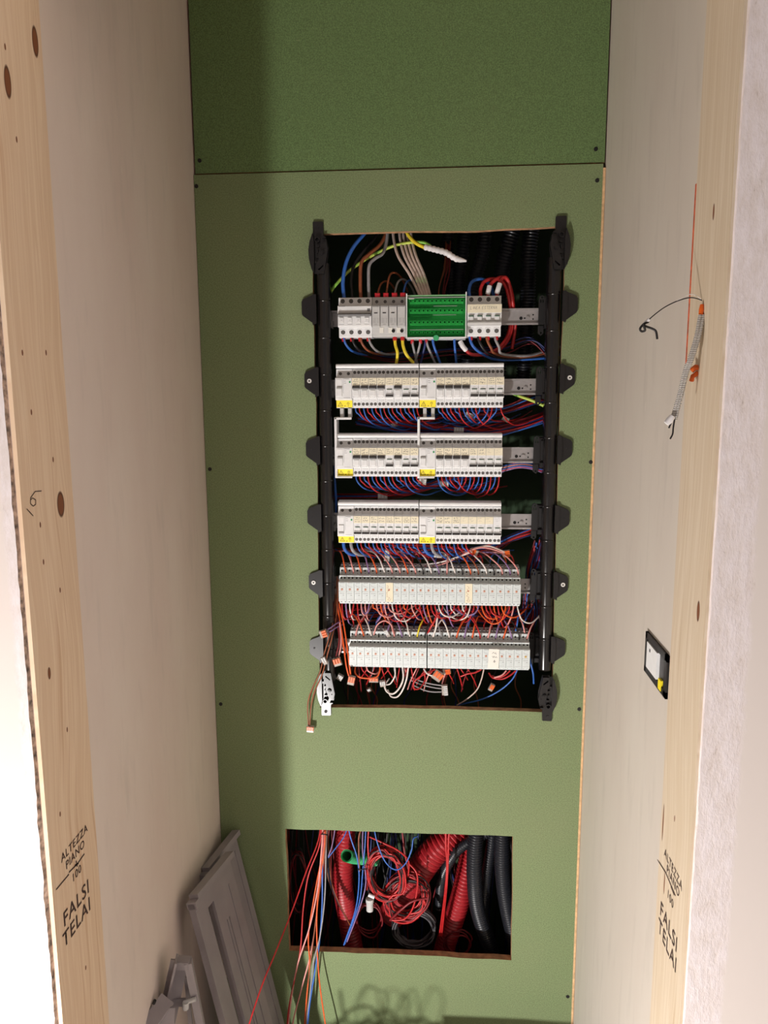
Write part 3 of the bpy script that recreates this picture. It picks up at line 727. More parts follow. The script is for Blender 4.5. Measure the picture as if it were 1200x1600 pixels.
m = MB(); m.ribbon([(.004, .0835), (W-.004, .0835)], .0012, -.0222); m.ribbon([(.008, .0180), (W-.006, .0180)], .0007, -.0219); m.ribbon([(W*.45, .0662), (W-.020, .0662)], .0006, -.0219); m.ribbon([(W*.45, .0480), (W-.022, .0480)], .0006, -.0219); m.ribbon([(.006, .0815), (.016, .0815)], .0016, -.0219)
obj('moulded_line', m, M_greydev, cv)

# ------------------------------------------------------------------ relays
RW = .01762
PROF_R = [(.046, -.001), (.0005, -.001), (-.001, .0), (-.004, .0075), (-.0165, .0085), (-.018, .0100), (-.018, .0530), (-.0165, .0540), (-.003, .0545), (-.004, .0650), (.010, .0655), (.011, .0805), (.024, .0810), (.026, .0830), (.046, .084)]
def m_rbody():
    return MB().profx(PROF_R, .0002, RW-.0002, .0005).mesh('body', M_greyrelay)
def m_rterm():
    m = MB(); m.cur = 0
    for x in (.0047, .0129): m.disc((x, .0598), .0020, -.0042, -.003, 10)
    m.disc((.0047, .0735), .0021, .0098, .0112, 10); m.box(.0118, .0146, .0098, .0112, .0665, .0755)
    m.box(.0040, .0062, .0098, .0110, .0668, .0678)
    return m.mesh('terminal_opening', M_hole)
def m_rslots():
    m = MB()
    for x in (.0047, .0135): m.add([(x-.0018, -.0040, .0055), (x+.0018, -.0040, .0055), (x+.001, -.0027, .0030), (x-.001, -.0027, .0030), (x-.0018, -.0020, .0055), (x+.0018, -.0020, .0055), (x+.001, -.0008, .0030), (x-.001, -.0008, .0030)], [(0, 3, 2, 1), (4, 5, 6, 7), (0, 1, 5, 4), (1, 2, 6, 5), (2, 3, 7, 6), (3, 0, 4, 7)])
    return m.mesh('release_slot', M_hole)
def m_rpins():
    m = MB()
    for x in (.003, .011): m.box(x, x+.0040, .016, .026, .0805, .0860)
    return m.mesh('test_pin', M_greydark)
def m_rmarks():
    m = MB(); y = -.01820
    m.ribbon([(.0035, .0518), (.0140, .0518)], .0007, y); m.ribbon([(.0035, .0475), (.0045, .0440), (.0080, .0440), (.0115, .0415), (.0135, .0425)], .00035, y)
    m.ribbon([(.0010, .0325), (.0145, .0325)], .0003, y); m.box(.0008, .0018, y, -.0179, .0322, .0332)
    for k in range(4): m.box(.0032+k*.0028, .0044+k*.0028, y, -.0179, .0272, .0284)
    m.ribbon([(.0095, .0235), (.0125, .0235)], .0009, y); m.ribbon([(.0020, .0140), (.0145, .0140)], .0003, y)
    return m.mesh('printed_marks', M_print)
M_led = flat('orange_indicator', (206, 140, 108), .5, var=.05); M_ledy = flat('yellow_indicator', (214, 176, 60), .5)
def relay(x, z, label, grp, extra=None, led=True):
    root = thing('relay', label, 'relay', (x, 0, z), grp)
    put('body', cached('rb', m_rbody), root); put('terminal_opening', cached('rt', m_rterm), root); put('release_slot', cached('rs', m_rslots), root)
    put('test_pin', cached('rp', m_rpins), root); put('printed_marks', cached('rm', m_rmarks), root)
    if led:
        put('indicator', cached(('led', led), lambda: MB().disc((.0080, .0370), .0020, -.0188, -.0178, 14).mesh('indicator', M_ledy if led == 2 else M_led)), root)
        put('indicator_ring', cached('ring', lambda: MB().ribbon([(.0080+.0030*math.cos(a*.5), .0370+.0030*math.sin(a*.5)) for a in range(14)], .0003, -.0182).mesh('indicator_ring', M_led)), root)
    if extra == 'cream':
        lb = obj('paper_label', MB().box(.0010, RW-.0006, -.0187, -.0178, .0095, .0535), M_cream, root, label='tall cream label with faded upright handwriting')
        m = MB(); rnd = random.Random(int(x*1e4)); pts = [(.006+rnd.uniform(-.003, .004), .048-k*.0022) for k in range(15)]; m.ribbon(pts, .0004, -.0189); m.ribbon([(.004, .015), (.007, .017), (.0065, .012)], .0004, -.0189); m.ribbon([(.009, .012), (.012, .017)], .0004, -.0189)
        obj('handwriting', m, M_brn, lb)
x5 = at(529.5, 930, -.018).x+.0; x5 = XROW[3]+.0005
x6 = at(547, 1040, 0).x
for i in range(23):
    relay(x5+i*RW, ZB[4], 'pale grey relay, %s from left in upper relay row%s' % (ORD[i], ', under a cream label' if i in (6, 16) else ', orange indicator'), 'relays in the upper relay row', 'cream' if i in (6, 16) else None)
for i in range(23):
    relay(x6+i*RW+(.0018 if i > 9 else 0), ZB[5], 'pale grey relay, %s from left in lower relay row%s' % (ORD[i], ', under the white paper tag' if i == 18 else (', yellow indicator' if i == 22 else '')), 'relays in the lower relay row', None, 2 if i == 22 else 1)
# white paper tag over two relays
tx = x6+17.75*RW; zt = ZB[5]
root = thing('paper_tag', 'white paper tag with handwriting stuck over a relay in the lower relay row', 'tag', (tx, -.0188, zt+.008))
plate('sheet', [jitter([(0, 0), (.025, -.001), (.0262, .046), (.003, .0465)], .008, .0003)], -.0014, -.0006, M_paper, parent=root)
obj('handwriting', MB().ribbon([(.010, .036), (.013, .039), (.016, .036), (.018, .038), (.019, .034)], .0006, -.0016).ribbon([(.010, .030), (.013, .026), (.014, .030), (.017, .026), (.019, .029), (.021, .026)], .0006, -.0016).ribbon([(.013, .016), (.016, .021), (.015, .015), (.018, .018)], .0007, -.0016), M_ink, root)

# ------------------------------------------------------------------ thick conductors of the top row
def pw(label, pts, r, mat, group=None, **k):           # points given as (picture x, picture y, depth)
    return wire(label, [at(*p) for p in pts], r, mat, group, **k)
r1 = .0042
pw('thick blue conductor arching from the main breaker up and out of the opening', [(538, 470, .012), (536, 440, .015), (541, 410, .02), (553, 385, .03), (572, 362, .045), (585, 345, .06)], r1, M_blue)
pw('thick black conductor beside the blue one above the main breaker', [(551, 470, .014), (549, 440, .03), (553, 415, .045), (566, 395, .055), (585, 372, .07), (600, 345, .08)], r1*.85, M_blk)
pw('thick brown conductor rising from the main breaker and bending right', [(564, 470, .012), (563, 440, .015), (565, 410, .02), (577, 397, .03), (594, 382, .045), (604, 362, .06), (606, 345, .07)], r1*.95, M_brn)
pw('thick grey conductor rising from the main breaker, rightmost of the four', [(577, 470, .012), (576, 440, .015), (577, 415, .018), (586, 404, .025), (598, 396, .035), (604, 378, .05), (606, 350, .06)], r1*.85, M_grey)
pw('green and yellow earth wire sweeping from the left upright across the opening top', [(514, 461, .05), (524, 446, .03), (545, 424, .045), (575, 403, .058), (610, 386, .055), (640, 379, .05), (662, 379, .05), (672, 384, .045)], .0034, M_yg)
pw('short yellow wire bending down into the white tape at the opening top', [(634, 360, .04), (640, 370, .036), (650, 380, .032), (668, 389, .026)], .0040, M_yel)
root = thing('taped_cable_end', 'white taped cable end pointing down right at the top of the opening', 'cable end')
m = MB(); P = spline([at(664, 386, .026), at(680, 390, .018), at(697, 395, .012), (at(712, 404, .010)), at(729, 408, .008)], 8)
m.tube(P, .005, 12, True, [.0062+.0009*math.sin(i*2.1) if i < len(P)*.8 else .0062*(1-(i-len(P)*.8)/(len(P)*.25)) for i in range(len(P))]); obj('tape_wrap', m, M_tape, root)
for i, (a, b) in enumerate(((606, 655), (616, 659), (622, 663), (628, 667), (634, 671))):
    w_ = wire('beige sheathed cable, %s of five dropping to the green block' % ORD[i], [at(a+8, 345, .075), at(a+9, 372, .06), at(a+16, 400, .04), at((a+b)/2+10, 430, .026), at(b+1, 462, .016), at(b+2, 472, .014)], .0031, M_tanw, 'beige cables above the green block', 'cable', 'cable')
for i, (x, ym, mt, nm) in enumerate(((600, 443, M_brn, 'brown'), (613, 430, M_brn, 'brown'), (628, 440, M_grey, 'grey'), (641, 441, M_blue, 'blue'))):
    px = 590+i*13.2
    pw('%s wire looping back over the %s surge cartridge' % (nm, ORD[i]), [(px, 470, .008), (px+1, 456, .012), (px+6, ym, .03), (px+16, ym-3, .05), (px+26, ym+8, .07), (px+34, ym+26, .09)], .0022, mt)
    p = at(px, 458, .010); obj('ferrule', MB().box(p.x-.0055, p.x+.0055, .002, .014, ZB[0]+.083, ZB[0]+.093, .001), M_ferr, label='red ferrule at the top terminal of the %s surge cartridge' % ORD[i], category='ferrule', group='ferrules above the surge protector')
for i, (mt, nm) in enumerate(((M_blue, 'blue'), (M_blk, 'black'), (M_brn, 'brown'), (M_grey, 'grey'))):
    px = 537+i*13
    pw('%s wire leaving the main breaker downwards in a curve to the right' % nm, [(px, 520, .006), (px+.5, 531, .004), (px+7, 543, .01), (px+18, 551, .03), (px+34, 554, .06), (px+60, 550, .09)], .0026, mt)
    x = XROW[0]+i*MOD+.009; obj('ferrule', MB().tube([(x, .006, ZB[0]+.002), (x+.0006, .006, ZB[0]-.0075)], .0042, 12), M_ferr, label='red ferrule under the main breaker on its %s wire' % nm, category='ferrule', group='ferrules under the main breaker')
for i, (px, q) in enumerate(((617, [(618, 540, .004), (621, 552, .004), (619, 570, .02)]), (629, [(630, 541, .004), (635, 554, .006), (646, 567, .02)]))):
    pw('yellow earth wire under the surge protector, %s of two' % ('left' if i == 0 else 'right'), [(px, 520, .006), (px, 530, .004)]+q, .0034, M_yel)
    x = at(px, 528, .006).x; obj('ferrule', MB().tube([(x, .005, ZB[0]+.003), (x, .005, ZB[0]-.0065)], .0046, 12), M_ferr, label='red ferrule under the surge protector on the %s yellow wire' % ('left' if i == 0 else 'right'), category='ferrule')
for i, (px, dx, mt, nm) in enumerate(((644, 8, M_grey, 'grey'), (657, -9, M_grey, 'grey'), (665, -8, M_navy, 'dark blue'), (666, 14, M_grey, 'grey'), (676, 12, M_blue, 'blue'), (710, 3, M_blue, 'blue'))):
    pw('%s wire dropping below the green block, %s from its left' % (nm, ORD[i]), [(px, 528, .016), (px+dx*.1, 538, .012), (px+dx*.5, 552, .02), (px+dx, 568, .045)], .0026, mt)
    if i < 4 and i != 2:
        p = at(px, 538, .012); obj('ferrule', MB().tube([(p.x, .014, gz+.001), (p.x, .013, gz-.0085)], .0036, 12), M_ferr, label='red ferrule under the green block, %s from its left' % ORD[i], category='ferrule')
# external line breaker
for i, (mt, nm) in enumerate(((M_blue, 'blue'), (M_blk, 'black'), (M_brn, 'brown'), (M_grey, 'grey'))):
    px = 734+i*13.2; y5 = 556+i*1.2
    pw('%s wire leaving the LINEA ESTERNA breaker downwards and running right' % nm, [(px, 518, .006), (px+.5, 530, .004), (px+6, 542, .006), (px+20-i*3, 553, .02), (px+45, 562-i*2, .05), (845, 560-i*3, .08), (880, 553-i*4, .10)], .0030, mt)
    x = .0941+i*MOD+.009; obj('ferrule', MB().tube([(x, .006, ZB[0]+.002), (x, .006, ZB[0]-.0075)], .0044, 12), M_ferr, label='red ferrule under the LINEA ESTERNA breaker on its %s wire' % nm, category='ferrule', group='ferrules under the LINEA ESTERNA breaker')
pw('thick blue wire looping over the LINEA ESTERNA breaker', [(734, 465, .012), (733, 452, .014), (738, 440, .022), (752, 436, .034), (764, 444, .05), (772, 462, .07)], .0036, M_blue)
for i, q in enumerate(([(751, 466, .012), (751, 452, .014), (757, 440, .02), (770, 436, .028), (786, 441, .036), (794, 460, .042), (798, 490, .055), (795, 520, .055), (783, 540, .04), (765, 552, .03), (738, 554, .02), (726, 545, .012)],
                       [(762, 464, .012), (766, 446, .014), (776, 436, .02), (788, 434, .03), (797, 448, .04), (802, 475, .05), (801, 505, .06), (794, 530, .06), (778, 548, .05), (756, 556, .04)],
                       [(776, 464, .012), (779, 446, .014), (786, 434, .02), (793, 437, .026), (798, 455, .036), (802, 480, .05), (805, 510, .07), (800, 545, .08)])):
    pw('thick red wire looping round the LINEA ESTERNA breaker, %s of three' % ORD[i], q, .0038, M_red, 'red loops at the top right breaker', n=10)
for i, (a, b) in enumerate(((( 762, 460), (765, 447)), ((776, 459), (781, 443)))):
    wire('white marker sleeve on the %s red loop above the LINEA ESTERNA breaker' % ('left' if i == 0 else 'right'), [at(*a, .010), at((a[0]+b[0])/2, (a[1]+b[1])/2, .009), at(*b, .011)], .0052, M_tape, None, 'marker_sleeve', 'sleeve', n=12)
pw('white marker sleeve hooked on the red wire under the green block', [(719, 534, .002), (723, 541, -.002), (728, 547, .004)], .0052, M_tape, None, name='marker_sleeve', cat='sleeve', n=12)
pw('green and yellow earth wire running behind the second rail to the right upright', [(795, 612, .07), (812, 619, .062), (832, 626, .055), (853, 636, .05), (866, 646, .05)], .0036, M_yg)

# ------------------------------------------------------------------ thin wires under the breakers
random.seed(21)
def fan(row, half):
    x0 = XROW[row]+(.181 if half else 0)+.036; z = ZB[row]
    for i in range(8):
        for j, (mt, nm) in enumerate(((M_blue, 'blue'), (M_red, 'red'))):
            if row == 3 and half == 1 and i > 3: continue
            x = x0+i*MOD+(.0048 if j == 0 else .0132); s = random.uniform(.6, 1.3); dr = 1 if half == 0 or i < 5 else random.choice((-1, 1))
            if row == 2 and half: dr = 1 if i < 3 else -.4
            d = .034*s; p = [(x, .008, z+.002), (x+.0015*dr, .004, z-.008), (x+.008*dr, .006, z-.020*s), (x+.020*dr*s, .022, z-d*.95), (x+.040*dr*s, .045, z-d-.006), (x+.075*dr, .070, z-d-.002+random.uniform(-.008, .008)), (x+.12*dr, .15, z-d+.01+random.uniform(-.01, .01))]
            wire('%s wire under the %s breaker of the %s block in the %s row' % (nm, ORD[i], POSW[half], ROWNAME[row]), p, .00165, mt, 'thin wires under the %s row' % ROWNAME[row], seg=5, n=6)
for row in (1, 2, 3):
    for half in (0, 1): fan(row, half)
def thick_pair(row, half):
    x0 = XROW[row]+(.181 if half else 0); z = ZB[row]
    for x, mt, nm in ((.010, M_blue, 'blue'), (.027, M_grey, 'grey')):
        wire('thick %s wire under the residual current unit of the %s block in the fourth row' % (nm, POSW[half]), [(x0+x, .008, z+.006), (x0+x+.001, .003, z-.008), (x0+x+.006, .004, z-.020), (x0+x+.018, .015, z-.030), (x0+x+.04, .04, z-.036)], .0036, mt, seg=6, n=10)
thick_pair(3, 0); thick_pair(3, 1)
# bundles running across behind the rows
COLS = [(M_red, 'red'), (M_blue, 'blue'), (M_redd, 'dark red'), (M_navy, 'dark blue'), (M_redd, 'dark red')]
BACK = MB(); BMATS = []
def back_wire(q, r, mt, seg=5, n=6):
    if mt not in BMATS: BMATS.append(mt)
    BACK.cur = BMATS.index(mt); BACK.tube(spline(q, seg), r, n)
def bundle(n, pts, spread, tag_, r=.0017, cols=COLS, seg=6):
    for i in range(n):
        mt, nm = cols[i % len(cols)]; ox, oz, oy = (random.uniform(-1, 1)*spread for _ in range(3))
        q = []
        for k, p in enumerate(pts):
            v = at(*p); q.append((v.x+ox*.5+random.uniform(-.3, .3)*spread, v.y+oy*.6, v.z+oz+random.uniform(-.25, .25)*spread))
        back_wire(q, r, mt, seg)
bundle(22, [(560, 655, .10), (630, 668, .085), (700, 672, .07), (760, 676, .06), (815, 664, .065), (868, 645, .085)], .013, 'between the second and third rows, sagging to the right upright')
bundle(14, [(700, 640, .075), (745, 645, .065), (790, 640, .065), (830, 625, .07), (866, 618, .08)], .012, 'behind the second rail end')
bundle(10, [(780, 734, .06), (808, 728, .045), (832, 729, .045), (855, 738, .055), (870, 745, .07)], .0075, 'bending out of the third row to the right upright', cols=[(M_red, 'red'), (M_vio, 'violet'), (M_pink, 'pink'), (M_blue, 'blue')])
bundle(12, [(515, 778, .16), (600, 776, .085), (650, 768, .06), (700, 752, .055), (740, 745, .07)], .008, 'rising below the third row')
bundle(16, [(640, 866, .085), (700, 866, .07), (760, 856, .06), (805, 838, .055), (842, 826, .06), (868, 822, .07)], .010, 'climbing from the fourth row to the right upright')
bundle(10, [(545, 862, .075), (590, 860, .055), (650, 868, .045), (710, 876, .045), (770, 862, .06)], .006, 'strapped under the fourth row', cols=[(M_redd, 'dark red'), (M_brn, 'brown'), (M_pink, 'pink'), (M_redd, 'dark red')])
bundle(10, [(848, 820, .06), (846, 850, .06), (838, 885, .06), (824, 915, .07), (818, 960, .08)], .008, 'falling beside the right upright')
bundle(14, [(600, 845, .06), (640, 858, .05), (690, 860, .045), (740, 868, .05)], .012, 'tangled under the fourth row middle', cols=[(M_blue, 'blue'), (M_red, 'red')])
bundle(12, [(840, 850, .07), (828, 900, .08), (835, 960, .08), (815, 1010, .09)], .016, 'beside the relay rows at the right')
bundle(16, [(540, 960, .09), (600, 955, .075), (660, 965, .07), (720, 958, .07), (780, 965, .075), (830, 955, .09)], .014, 'running between the two relay rows')
bundle(12, [(560, 978, .085), (610, 972, .07), (680, 980, .065), (740, 974, .07), (800, 982, .08)], .010, 'close above the lower relay row', cols=[(M_navy, 'dark blue'), (M_redd, 'dark red'), (M_blk, 'black'), (M_brn, 'brown')])
bundle(8, [(520, 880, .05), (519, 930, .05), (530, 985, .04), (540, 1020, .04)], .006, 'dropping beside the left upright', cols=[(M_redd, 'dark red'), (M_brn, 'brown'), (M_redd, 'dark red')])
bundle(9, [(512, 560, .07), (514, 640, .07), (520, 720, .07), (524, 790, .07), (516, 860, .07)], .005, 'hanging along the left upright', cols=[(M_navy, 'dark blue'), (M_blk, 'black'), (M_blue, 'blue')])
bundle(7, [(700, 380, .14), (698, 420, .13), (690, 460, .12), (694, 520, .12)], .010, 'behind the green block', cols=[(M_brn, 'brown'), (M_redd, 'dark red')])
bundle(7, [(560, 550, .08), (620, 560, .09), (700, 548, .09), (780, 546, .085), (830, 532, .08), (862, 560, .08)], .010, 'between the top and second rows', cols=[(M_redd, 'dark red'), (M_navy, 'dark blue'), (M_blk, 'black')])

# ------------------------------------------------------------------ relay wires
random.seed(5)
CT = [(M_org, 'orange'), (M_pink, 'pink'), (M_org, 'orange'), (M_vio, 'violet'), (M_org, 'orange'), (M_wht, 'white'), (M_pink, 'pink'), (M_pink, 'pink'), (M_org, 'orange'), (M_pink, 'pink'), (M_blk, 'black'), (M_wht, 'white'), (M_vio, 'violet'), (M_pink, 'pink'), (M_wht, 'white'), (M_blk, 'black'), (M_org, 'orange'), (M_brn, 'brown'), (M_wht, 'white'), (M_blk, 'black'), (M_pink, 'pink'), (M_vio, 'violet'), (M_pink, 'pink')]
for i, (mt, nm) in enumerate(CT):
    x = x5+i*RW+.0132; z = ZB[4]; k = -1 if i > 4 else random.choice((-1, 1, .6)); s = random.uniform(.75, 1.25)*(1.25 if i > 17 else 1)
    k = -.5 if i in (0, 1, 3) else k
    if i in (2, 4): k = -.7
    if i == 13: k = 0.1
    p = [(x, .013, z+.066), (x+.0005, .006, z+.073), (x+k*.004, .004, z+.086), (x+k*.013*s, .012, z+.100), (x+k*.030*s, .030, z+.108+.004*s), (x+k*.055*s, .055, z+.110), (x+k*.08*s, .08, z+.104)]
    wire('%s wire arching up from the %s relay of the upper relay row' % (nm, ORD[i]), p, .0017, mt, 'wires above the upper relay row', seg=6)
    mt2, nm2 = random.choice([(M_blue, 'blue'), (M_red, 'red'), (M_blue, 'blue'), (M_redd, 'dark red'), (M_org, 'orange')])
    x2 = x-.0075; kk = random.choice((-1, 1)); back_wire([(x2, .030, z+.082), (x2, .034, z+.094), (x2+kk*.006, .042, z+.106), (x2+kk*.022, .06, z+.112), (x2+kk*.04, .09, z+.108)], .0016, mt2)
CB = [(M_red, 'red'), (M_pink, 'pink'), (M_red, 'red'), (M_wht, 'white'), (M_red, 'red'), (M_org, 'orange'), (M_wht, 'white'), (M_vio, 'violet'), (M_red, 'red'), (M_pink, 'pink')]
for i in range(23):
    x = x5+i*RW; z = ZB[4]
    for j in (0, 1):
        mt, nm = CB[(i*3+j*5+random.randint(0, 3)) % len(CB)]
        xx = x+(.0047, .0135)[j]; s = random.uniform(.5, 1.2); k = random.choice((-1, 1, 1)); 
        if i < 4: k *= .35
        loop = random.random() < .5
        if loop: p = [(xx, .010, z+.002), (xx+.001*k, .002, z-.010), (xx+.010*k, -.002, z-.026*s-.004), (xx+.030*k, .004, z-.034*s-.004), (xx+.052*k, .022, z-.026*s), (xx+.066*k, .05, z-.012)]
        else: p = [(xx, .010, z+.002), (xx+.001*k, .003, z-.010), (xx+.006*k, .004, z-.026*s), (xx+.014*k, .018, z-.046*s), (xx+.024*k, .05, z-.060*s)]
        wire('%s wire leaving the underside of the %s relay in the upper relay row, %s hole' % (nm, ORD[i], ('left', 'right')[j]), p, .00165, mt, 'wires under the upper relay row', seg=6)
CT6 = [(M_pink, 'pink'), (M_org, 'orange'), (M_wht, 'white'), (None, ''), (M_vio, 'violet'), (M_pink, 'pink'), (M_vio, 'violet'), (M_wht, 'white'), (M_yel, 'yellow'), (M_blk, 'black'), (M_wht, 'white'), (M_grey, 'grey'), (M_wht, 'white'), (M_org, 'orange'), (M_vio, 'violet'), (M_org, 'orange'), (M_red, 'red'), (M_pink, 'pink'), (M_vio, 'violet'), (M_org, 'orange'), (M_vio, 'violet'), (M_blk, 'black'), (M_pink, 'pink')]
for i, (mt, nm) in enumerate(CT6):
    x = x6+i*RW+.0132+(.0018 if i > 9 else 0); z = ZB[5]; k = random.choice((-1, 1, -.6)); s = random.uniform(.6, 1.1)
    if mt:
        wire('%s wire bending up from the %s relay of the lower relay row' % (nm, ORD[i]), [(x, .013, z+.067), (x+.0003, .006, z+.074), (x-.003*k, .003, z+.086), (x-.010*k*s, .010, z+.100*(.96+.04*s)), (x-.026*k*s, .03, z+.106+.008*s), (x-.045*k*s, .06, z+.104)], .0018, mt, 'wires above the lower relay row', seg=6)
    mt2, nm2 = random.choice([(M_red, 'red'), (M_navy, 'dark blue'), (M_redd, 'dark red'), (M_blue, 'blue'), (M_red, 'red')]); x2 = x-.0075; kk = random.choice((-1, 1))
    back_wire([(x2, .028, z+.082), (x2, .03, z+.095), (x2+kk*.008, .036, z+.110), (x2+kk*.020, .052, z+.124), (x2+kk*.03, .08, z+.130)], .0017, mt2)
for lab, q, mt, r in (
    ('pink wire looping high over the fifth and sixth lower relays', [(584, 992, .01), (589, 977, .006), (600, 970, .004), (610, 975, .004), (617, 990, .008)], M_pink, .0017),
    ('long red wire slanting down to the middle of the lower relay row', [(683, 955, .01), (680, 968, .004), (673, 980, .006), (668, 990, .014)], M_red, .0022),
    ('long white wire dropping to the eleventh lower relay', [(684, 952, .02), (683, 968, .004), (680, 985, .002), (676, 995, .010)], M_wht, .0020),
    ('violet wire crossing from the upper relays to the fifth lower relay', [(600, 945, .01), (597, 958, .004), (592, 968, .006), (588, 972, .02)], M_vio, .0018),
    ('blue wire dropping beside the last lower relays', [(810, 960, .02), (808, 975, .01), (805, 988, .02)], M_blue, .0019),
    ('brown wire arching over the right end of the lower relays', [(812, 965, .03), (817, 976, .016), (820, 990, .016), (820.5, 997, .014)], M_pink, .0017)):
    pw(lab, q, r, mt)
# under the lower relay row
UN = [
 ('orange yellow wire curving in a wide U under the third to fifth lower relays', [(555, 1042, .01), (555, 1052, .004), (562, 1058, 0), (575, 1060, 0), (588, 1058, 0), (593, 1050, .004), (594, 1041, .01)], M_org, .0019),
 ('white wire looping lowest under the lower relays', [(629, 1042, .01), (630, 1060, .0), (624, 1075, -.004), (614, 1084, 0), (604, 1080, .01), (599, 1066, .02)], M_wht, .0021),
 ('second white wire looping beside the lowest one', [(638, 1043, .01), (635, 1062, .004), (628, 1080, .004), (620, 1089, .006), (611, 1088, .014), (606, 1078, .03)], M_wht, .0019),
 ('white wire in a short loop under the sixth lower relay', [(617, 1042, .01), (617, 1056, .004), (610, 1068, .01), (603, 1069, .02), (608, 1060, .03)], M_wht, .0017),
 ('pink wire looping under the fourth lower relay', [(572, 1041, .01), (576, 1049, .006), (588, 1053, .01), (596, 1045, .02)], M_pink, .0017),
 ('blue wire sweeping down left from under the last lower relay', [(808, 1047, .01), (800, 1062, .02), (782, 1078, .03), (755, 1092, .04), (728, 1099, .06), (716, 1102, .09)], M_blue, .0018),
 ('blue wire hanging at the right of the lower relay row', [(825, 1018, .03), (829, 1035, .022), (833, 1052, .022), (834, 1068, .03)], M_blue, .0022),
 ('red wire curve under the right relays, outermost', [(806, 1048, .01), (796, 1056, .006), (784, 1061, .008), (770, 1059, .012), (764, 1052, .03)], M_red, .0019),
 ('red wire curve under the right relays, middle', [(797, 1048, .01), (789, 1055, .006), (778, 1059, .01), (768, 1056, .02)], M_red, .0018),
 ('pink wire curve under the right relays', [(791, 1048, .01), (784, 1055, .006), (772, 1059, .01)], M_pink, .0018),
 ('red wires reaching left under the fifteenth relay', [(752, 1046, .01), (742, 1051, .006), (730, 1053, .006), (720, 1057, .01)], M_red, .002),
 ('beige wire falling under the fourteenth relay in a long curve', [(756, 1046, .01), (752, 1062, .01), (745, 1078, .02), (730, 1092, .03), (714, 1102, .05)], M_tanw, .0016),
 ('red wire loop under the eleventh lower relay', [(680, 1046, .01), (660, 1055, .0), (647, 1066, 0), (647, 1076, .004), (656, 1075, .008), (664, 1062, .02), (662, 1046, .02)], M_red, .0018),
 ('grey wire swinging right into the clear five-way connector, uppermost', [(642, 1058, .03), (660, 1065, .02), (676, 1069, .018), (690, 1071, .016)], M_grey, .0016),
 ('grey wire swinging right into the clear five-way connector, middle', [(642, 1063, .03), (660, 1070, .02), (676, 1074, .018), (690, 1076, .016)], M_grey, .0016),
 ('grey wire swinging right into the clear five-way connector, lowest', [(645, 1070, .03), (662, 1078, .02), (676, 1081, .018), (690, 1081, .016)], M_grey, .0016),
 ('white wire bending from the ninth lower relay to the orange connectors', [(662, 1045, .01), (668, 1053, .0), (680, 1057, -.002), (692, 1057, 0)], M_wht, .0017)]
for lab, q, mt, r in UN: pw(lab, q, r, mt)
random.seed(9)
for i in range(26):
    x = 560+i*7+random.uniform(-3, 3); mt, nm = random.choice([(M_red, 'red'), (M_pink, 'pink'), (M_redd, 'dark red'), (M_grey, 'grey'), (M_red, 'red')])
    d = random.choice((-1, 1))*random.uniform(3, 16); L = random.uniform(10, 34)
    back_wire([at(*q_) for q_ in [(x, 1040+i*.15, .016), (x+d*.2, 1048, .01), (x+d*.7, 1050+L*.5, .02), (x+d, 1050+L, .05)]], .0015, mt)
for i in range(20):
    x = 535+random.uniform(0, 290); mt = random.choice([M_redd, M_blk, M_navy, M_redd, M_brn])
    back_wire([at(*q_) for q_ in [(x+random.uniform(-10, 10), 1040, .12), (x+random.uniform(-12, 12), 1070, .11), (x, 1095, .11), (x+random.uniform(-12, 12), 1125, .10)]], .0017, mt)
# brown wires hanging over the left upright
HG = [
 ('brown wire curving over the left upright down to the hanging orange connector, outer', [(527, 900, .03), (522, 960, .01), (516, 990, -.022), (507, 1020, -.026), (500, 1050, -.030), (488, 1076, -.022), (481, 1100, -.014), (482, 1134, -.012)], M_brn, .0016),
 ('brown wire curving over the left upright down to the hanging orange connector, inner', [(529, 905, .03), (525, 965, .008), (519, 995, -.024), (511, 1025, -.028), (503, 1055, -.032), (492, 1080, -.022), (486, 1105, -.014), (484, 1134, -.012)], M_brn, .0016),
 ('orange wire dropping to the orange connector under the first lower relay, left', [(523, 930, .03), (531, 970, .008), (537, 1010, -.006), (541, 1040, -.012), (545, 1056, -.01)], M_org, .0019),
 ('orange wire dropping to the orange connector under the first lower relay, right', [(528, 935, .03), (537, 975, .006), (543, 1015, -.010), (546, 1040, -.014), (548, 1056, -.01)], M_org, .0019),
 ('pink wire dropping to the orange connector beside the first lower relay', [(528, 940, .03), (531, 975, .005), (533, 1005, -.006), (529, 1027, -.010)], M_pink, .0018),
 ('red wire dropping to the orange connector beside the first lower relay', [(524, 930, .03), (527, 970, .01), (530, 1000, -.006), (525, 1026, -.010)], M_redd, .0018),
 ('violet wire reaching left to the connector on the left upright, upper', [(540, 968, .03), (526, 974, -.004), (516, 981, -.020), (509, 985, -.020)], M_vio, .0016),
 ('violet wire reaching left to the connector on the left upright, lower', [(538, 975, .03), (526, 980, -.004), (517, 986, -.020), (510, 989, -.020)], M_vio, .0016)]
for lab, q, mt, r in HG: pw(lab, q, r, mt)

for i in range(70):                                  # dark wires added to make the back of the lower opening look black
    px = random.uniform(445, 800); d = random.uniform(-30, 30)
    back_wire([at(*q_) for q_ in [(px, 1270, .20), (px+d*.4, 1340, .19+random.uniform(-.03, .03)), (px+d+random.uniform(-14, 14), 1420, .20), (px+d*1.5, 1520, .20)]], random.choice((.0018, .0024)), random.choice((M_blk, M_blk, M_redd, M_blk, M_navy)))
obj('wire_tangle', BACK, BMATS, kind='stuff', label='dense tangle of red, blue and dark wires behind the device rows and openings', category='wires')
